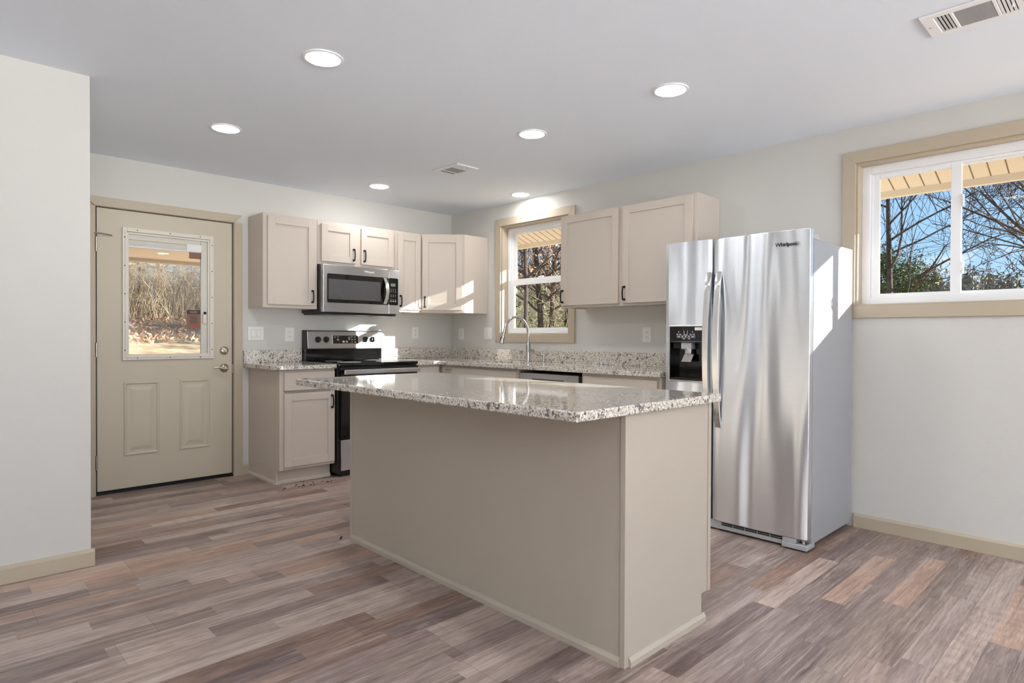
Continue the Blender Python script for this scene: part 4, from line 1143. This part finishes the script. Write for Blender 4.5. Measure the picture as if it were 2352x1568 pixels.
# ------------------------------------------------------------------ outside: eaves, porch, terrain, woods
SZ = 2.172
SR = 0.37      # the soffit follows the rafters
er = MB(); er.prism([(0.15, SZ+0.61*SR), (0.76, SZ), (0.76, SZ+0.012), (0.15, SZ+0.61*SR+0.012)], 'y', YF-0.6, 1.0)
ev = sroot('trim_1', (0.45, -4, SZ), 'tan vented soffit of the eave outside the right wall', 'eave')
mesh('soffit', er, 'soffit', ev)
gv = MB(); y = YF
while y < 0.9:
    gv.prism([(0.152, SZ+0.608*SR-0.0015), (0.745, SZ+0.015*SR-0.0015), (0.745, SZ+0.015*SR+0.002), (0.152, SZ+0.608*SR+0.002)], 'y', y, y+0.007); y += 0.0893
mesh('soffit_grooves', gv, 'groove', ev)
mesh('fascia', MB().box(0.745, 0.785, YF-0.6, 1.0, SZ-0.042, SZ+0.16), 'soffit', ev, bevel=0.004)
mesh('roof', MB().prism([(0.80, SZ+0.12), (0.80, SZ+0.15), (-0.6, SZ+0.70), (-0.6, SZ+0.67)], 'y', YF-0.6, 1.0), 'groove', ev)
po = sroot('trim_2', (-2.5, 2.4, 0), 'covered back porch with tan ceiling outside the entry door', 'porch')
mesh('porch_ceiling', MB().box(-8.0, 0.9, 0.15, 4.6, 2.205, 2.235), 'porch_tan', po)
mesh('beam', MB().box(-8.0, 0.9, 4.45, 4.6, 2.16, 2.205), 'soffit', po)
mesh('roof', MB().box(-8.0, 0.9, 0.15, 4.75, 2.235, 2.33), 'groove', po)
mesh('slab', MB().box(-8.0, 0.6, 0.15, 4.5, -0.16, -0.05), 'concrete', po)
for x in (-7.6, -5.2, 0.55): mesh('post', MB().box(x-0.06, x+0.06, 4.46, 4.58, -0.05, 2.16), 'white', po)

def hgt(x, y):
    b = -0.45+0.04*math.sin(x*0.9+y*0.4)+0.03*math.sin(y*1.3)
    if y > 4.0:
        k = max(0.0, 1-max(0, x-2)/10) if x > 2 else 1.0
        b += k*(min(y-4, 4.5)*0.23 + max(0, min(y-8.5, 9))*0.135 + max(0, y-17.5)*0.05)
    return b
gm = MB(); nx, ny = 90, 90; gx0, gx1, gy0, gy1 = -40.0, 110.0, -45.0, 70.0
def gpos(i, n, a, b):
    t = i/n; return a+(b-a)*t
gx = [gpos(i, nx, gx0, gx1) for i in range(nx+1)]; gy = [gpos(j, ny, gy0, gy1) for j in range(ny+1)]
vs = [(x, y, hgt(x, y)) for y in gy for x in gx]
fs = [(j*(nx+1)+i, j*(nx+1)+i+1, (j+1)*(nx+1)+i+1, (j+1)*(nx+1)+i) for j in range(ny) for i in range(nx)]
gm.add(vs, fs)
struct(mesh('ground', gm, 'ground'), 'leaf covered sloping ground around the house', 'ground')

def leaves(name, mat, pts, size, rnd, label, cat, upright=False):
    mb = MB()
    for p in pts:
        s = size*rnd.uniform(0.6, 1.4)
        a = Vector((rnd.uniform(-1, 1), rnd.uniform(-1, 1), rnd.uniform(-0.5, 0.5) if not upright else rnd.uniform(-1, 1))).normalized()*s
        b = Vector((rnd.uniform(-1, 1), rnd.uniform(-1, 1), rnd.uniform(-0.5, 0.5) if not upright else rnd.uniform(-1, 1))).normalized()*s*0.7
        p = Vector(p); mb.add([p-a, p+b*0.6, p+a, p-b*0.6], [(0, 1, 2, 3)])
    return mb
rl = random.Random(11)
pts = []
for i in range(11000):
    x = rl.uniform(-6.5, 9); y = rl.uniform(11, 19); pts.append((x, y, hgt(x, y)+rl.uniform(0.0, 0.16)))
tag(mesh('leaf_litter', leaves('l', 0, pts, 0.058, rl, '', '', True), 'dry_leaf', loc=(0, 14, 0)), 'thick carpet of fallen brown leaves on the bank beyond the porch', 'fallen leaves', kind='stuff')

# --- trees
def grow(mb, p, d, r, L, lev, rnd, spread=0.55, up=0.12, tips=None, seg=5, kids=(3, 4), wob=0.12, minr=0.004):
    n = 5 if lev > 0 else 3
    pts = [Vector(p)]; rad = [r]; dd = Vector(d).normalized()
    for i in range(n):
        dd = (dd+Vector((rnd.gauss(0, wob), rnd.gauss(0, wob), rnd.gauss(0, wob)+up*0.3))).normalized()
        pts.append(pts[-1]+dd*(L/n)); rad.append(max(minr, r*(1-0.62*(i+1)/n)))
    mb.tube(pts, rad, seg if lev > 1 else 3, cap=False)
    if lev == 0:
        if tips is not None: tips.append(pts[-1])
        return
    k = rnd.randint(*kids)
    for j in range(k+2):
        t = rnd.uniform(0.28, 1.0) if j < k+1 else 1.0
        i = min(n-1, int(t*n)); f = t*n-i
        q = pts[i].lerp(pts[i+1], min(1, f)); rq = rad[i]*(1-f)+rad[i+1]*f
        a = Vector((rnd.gauss(0, 1), rnd.gauss(0, 1), rnd.gauss(0, 0.7)+0.2)).normalized()
        nd = (dd*(1-spread)+a*spread+Vector((0, 0, up))).normalized()
        if tips is not None and lev <= 1: tips.append(q)
        grow(mb, q, nd, max(minr, rq*0.62), L*rnd.uniform(0.50, 0.72), lev-1, rnd, spread, up, tips, seg, kids, wob*1.15, minr)

def tree(name, base, h, r, seed, label, mat='bark', lean=(0, 0), lev=4, crown0=0.35, nb=9, group=None, leaf=None, spread=0.5, kids=(2, 3), bl=0.42, up=0.12, minr=0.006, side=None):
    rnd = random.Random(seed)
    bx, by = base; z = hgt(bx, by)-0.05
    root = thing(name, (bx, by, z), label, 'tree', group)
    tb = MB(); pts = []; rad = []; n = 9; p = Vector((bx, by, z)); d = Vector((lean[0], lean[1], 1)).normalized()
    for i in range(n+1):
        pts.append(p.copy()); rad.append(r*(1-0.8*i/n)+0.01)
        d = (d+Vector((rnd.gauss(0, .035), rnd.gauss(0, .035), 0.02))).normalized(); p = p+d*(h/n)
    tb.tube(pts, rad, 8, cap=True); mesh('trunk', tb, mat, root, smooth=True)
    bb = MB(); tips = []
    for j in range(nb):
        t = crown0+(1-crown0)*(j+rnd.random()*0.8)/nb; t = min(t, 0.985); i = min(n-1, int(t*n)); q = pts[i].lerp(pts[i+1], t*n-i)
        az = rnd.uniform(0, 2*math.pi) if side is None else rnd.gauss(side, 0.8)
        nd = Vector((math.cos(az), math.sin(az), rnd.uniform(0.25, 0.9)))
        grow(bb, q, nd, max(minr, rad[i]*0.5), h*bl*(1.15-0.7*t), lev-2, rnd, spread, up, tips, 5, kids, 0.10, minr)
    mesh('branches', bb, mat, root)
    if leaf:
        pl_ = []
        for q in tips:
            for k in range(leaf[2]): pl_.append(q+Vector((rnd.gauss(0, leaf[3]), rnd.gauss(0, leaf[3]), rnd.gauss(0, leaf[3]))))
        if leaf[4]: pl_ = [q for q in pl_ if leaf[4](q)]
        mesh('leaves', leaves('l', 0, pl_, leaf[1], rnd, '', '', True), leaf[0], root)
    return root

# through the wide window
G1 = 'bare trees beyond the wide window'
tree('bare_tree', (16.5, 0.05), 8.5, 0.10, 21, 'bare tree at the left edge of the wide window, branches spreading right', 'bark_dark', lev=5, nb=13, crown0=0.22, group=G1, minr=0.006, bl=0.36, kids=(2, 4))
tree('bare_tree', (17.5, -5.6), 10.5, 0.13, 22, 'bare tree on the right of the wide window with long arching branches', 'bark_dark', lev=5, nb=17, crown0=0.14, group=G1, minr=0.006, bl=0.52, side=2.0, kids=(2, 4), spread=0.45)
tree('bare_tree', (30.0, -2.2), 6.0, 0.08, 23, 'smaller bare tree in the middle distance of the wide window', 'bark_dark', lev=5, nb=14, crown0=0.2, group=G1, minr=0.010)
tree('evergreen_tree', (21.5, 1.15), 4.2, 0.10, 24, 'low dark evergreen at the lower left of the wide window', 'bark_dark', lev=4, nb=14, crown0=0.1, group=G1, leaf=('pine', 0.055, 16, 0.20, None), kids=(3, 4), bl=0.32)
# through the sink window
G2 = 'trees beyond the sink window'
LF = ('dry_leaf', 0.046, 5, 0.18, lambda q: 2.3 < q.z < 4.4)
tree('oak_tree', (6.5, 5.4), 8, 0.05, 31, 'slender oak at the left of the sink window view hung with brown leaves', 'bark_dark', lev=4, nb=34, crown0=0.28, lean=(0.03, -0.04), group=G2, leaf=LF, bl=0.22)
tree('oak_tree', (7.9, 6.15), 9.5, 0.075, 32, 'dark bent trunk in the middle of the sink window view', 'bark_dark', lev=4, nb=36, crown0=0.20, lean=(0.03, 0.0), group=G2, leaf=LF, bl=0.17)
tree('oak_tree', (8.9, 6.7), 9.5, 0.07, 33, 'grey straight trunk right of the bent one in the sink window view', 'bark', lev=4, nb=30, crown0=0.22, lean=(0.02, 0.0), group=G2, leaf=LF, bl=0.17)
tree('oak_tree', (10.3, 7.3), 9.5, 0.085, 35, 'tall dark trunk at the right edge of the sink window view', 'bark_dark', lev=4, nb=24, crown0=0.24, group=G2, leaf=LF, bl=0.17)
tree('young_tree', (11.2, 9.0), 8, 0.04, 34, 'thin pale trunk deep in the sink window view', 'bark_pale', lev=4, nb=8, crown0=0.3, group=G2)
rt = random.Random(5)
for i in range(8):
    x = rt.uniform(13, 23); y = x*0.93+rt.uniform(-5.5, 3.0)-2.5
    tree('bare_tree', (x, y), rt.uniform(9, 13), rt.uniform(0.08, 0.13), 40+i, 'one of the bare trunks deep in the woods behind the sink window', 'bark', lev=4, nb=8, crown0=0.2, group='bare trunks deep in the woods behind the sink window')
# through the door glass
G3 = 'woods beyond the porch'
tree('birch_tree', (-1.55, 13.6), 8.5, 0.09, 51, 'pale leaning trunk at the left of the door glass', 'bark_pale', lev=4, nb=8, crown0=0.2, lean=(0.12, 0.0), group=G3)
tree('birch_tree', (-0.5, 14.2), 7.5, 0.06, 52, 'slim pale upright trunk left of centre in the door glass', 'bark_pale', lev=4, nb=8, crown0=0.2, lean=(0.05, 0.02), group=G3)
tree('evergreen_tree', (3.0, 17.0), 7.5, 0.12, 53, 'dark leafy evergreen at upper right of the door glass', 'bark_dark', lev=4, nb=12, crown0=0.3, group=G3, leaf=('pine', 0.12, 5, 0.26, lambda q: q.z > 3.2))
fallen = MB(); fallen.tube([(0.15, 15.0, 3.3), (0.75, 14.8, 2.45), (1.35, 14.6, hgt(1.35, 14.6)+0.02)], [0.007, 0.010, 0.013], 7)
tag(mesh('fallen_branch', fallen, 'bark_pale', loc=(1.35, 14.6, hgt(1.35, 14.6))), 'pale dead branch leaning diagonally in the brush beyond the door', 'branch')
for i in range(14):
    x = -5+i*0.95+rt.uniform(-0.5, 0.5); y = rt.uniform(16.5, 24)
    tree('bare_tree', (x, y), rt.uniform(6.5, 10.5), rt.uniform(0.04, 0.09), 60+i, 'one of the thin tangled trees in the woods beyond the porch', 'twigs' if i % 3 else 'bark', lev=4, nb=9, crown0=0.15, group='thin tangled trees in the woods beyond the porch', spread=0.6)

# brush: tangle of thin stems
def brush(name, area, n, hmin, hmax, mat, seed, label, r=0.009):
    rnd = random.Random(seed); mb = MB()
    for i in range(n):
        x, y = area(rnd); z = hgt(x, y)
        h = rnd.uniform(hmin, hmax); a = rnd.uniform(0, 6.28); l = rnd.uniform(0.1, 0.8)
        p = Vector((x, y, z)); q = p+Vector((math.cos(a)*l*h*0.4, math.sin(a)*l*h*0.4, h*0.6)); s = q+Vector((math.cos(a)*l*h*0.6, math.sin(a)*l*h*0.6, h*0.4*rnd.uniform(-0.3, 1)))
        mb.tube([p, q, s], [r, r*0.8, r*0.4], 3, cap=False)
        for k in range(2):
            b = rnd.uniform(0, 6.28); t = q.lerp(s, rnd.random()); mb.tube([t, t+Vector((math.cos(b), math.sin(b), rnd.uniform(-0.2, 0.9)))*h*0.28], [r*0.55, r*0.3], 3, cap=False)
    tag(mesh(name, mb, mat, loc=(0, 0, 0)), label, 'brush', kind='stuff')
brush('brush', lambda r: (r.uniform(-6, 9), 15+abs(r.gauss(0, 3.2))), 6000, 0.5, 2.8, 'twigs', 71, 'dense tangle of dry brush at the edge of the woods beyond the porch', 0.006)
def sinkarea(r):
    t = r.uniform(17, 32); o = r.uniform(-6, 6); return (-4.1+t*0.728-o*0.7, -5.2+t*0.685+o*0.7)
brush('brush', lambda r: sinkarea(r), 4600, 0.8, 4.2, 'green_brush', 72, 'grey green undergrowth in the woods beyond the sink window', 0.008)
pts = []
for i in range(16000):
    x, y = sinkarea(rl); pts.append((x, y, hgt(x, y)+abs(rl.gauss(0, 1.6))))
tag(mesh('undergrowth_leaves', leaves('l', 0, pts, 0.07, rl, '', '', True), 'pine', loc=(0, 0, 0)), 'small green and brown leaves filling the undergrowth beyond the sink window', 'undergrowth', kind='stuff')
# distant tree line beyond the field
rd = random.Random(9); mb = MB()
for i in range(620):
    a = rd.uniform(math.radians(-6), math.radians(60)); dd = rd.uniform(62, 95)
    x, y = -4.1+dd*math.cos(a), -5.2+dd*math.sin(a); s = rd.uniform(0.7, 1.5); z = -0.5; top = rd.uniform(3.6, 7.2)*(1.0 if a < math.radians(22) else 1.35)
    T = Matrix.Translation((x, y, z)); k = rd.uniform(0.7, 1.2)
    prof = [(0.3*s, 0.0), (s*0.8, top*0.2), (s*k, top*0.5), (s*0.7*k, top*0.78), (s*0.28, top*0.95), (0.02, top)]
    m0 = MB(); m0.lathe(prof, 8, T); m0.v = [v+Vector((rd.gauss(0, .28), rd.gauss(0, .28), rd.gauss(0, .28))) for v in m0.v]; mb.add(m0.v, m0.f)
pts = []
for v in mb.v:
    for q in range(9): pts.append((v.x+rd.gauss(0, .7), v.y+rd.gauss(0, .7), v.z+rd.gauss(0, .6)))
l2 = leaves('l', 0, pts, 0.20, rd, '', '', True); mb.add(l2.v, l2.f)
tag(mesh('distant_woods', mb, 'far_wood', loc=(60, 10, -0.5)), 'hazy grey green line of woods along the horizon', 'woods', kind='stuff')
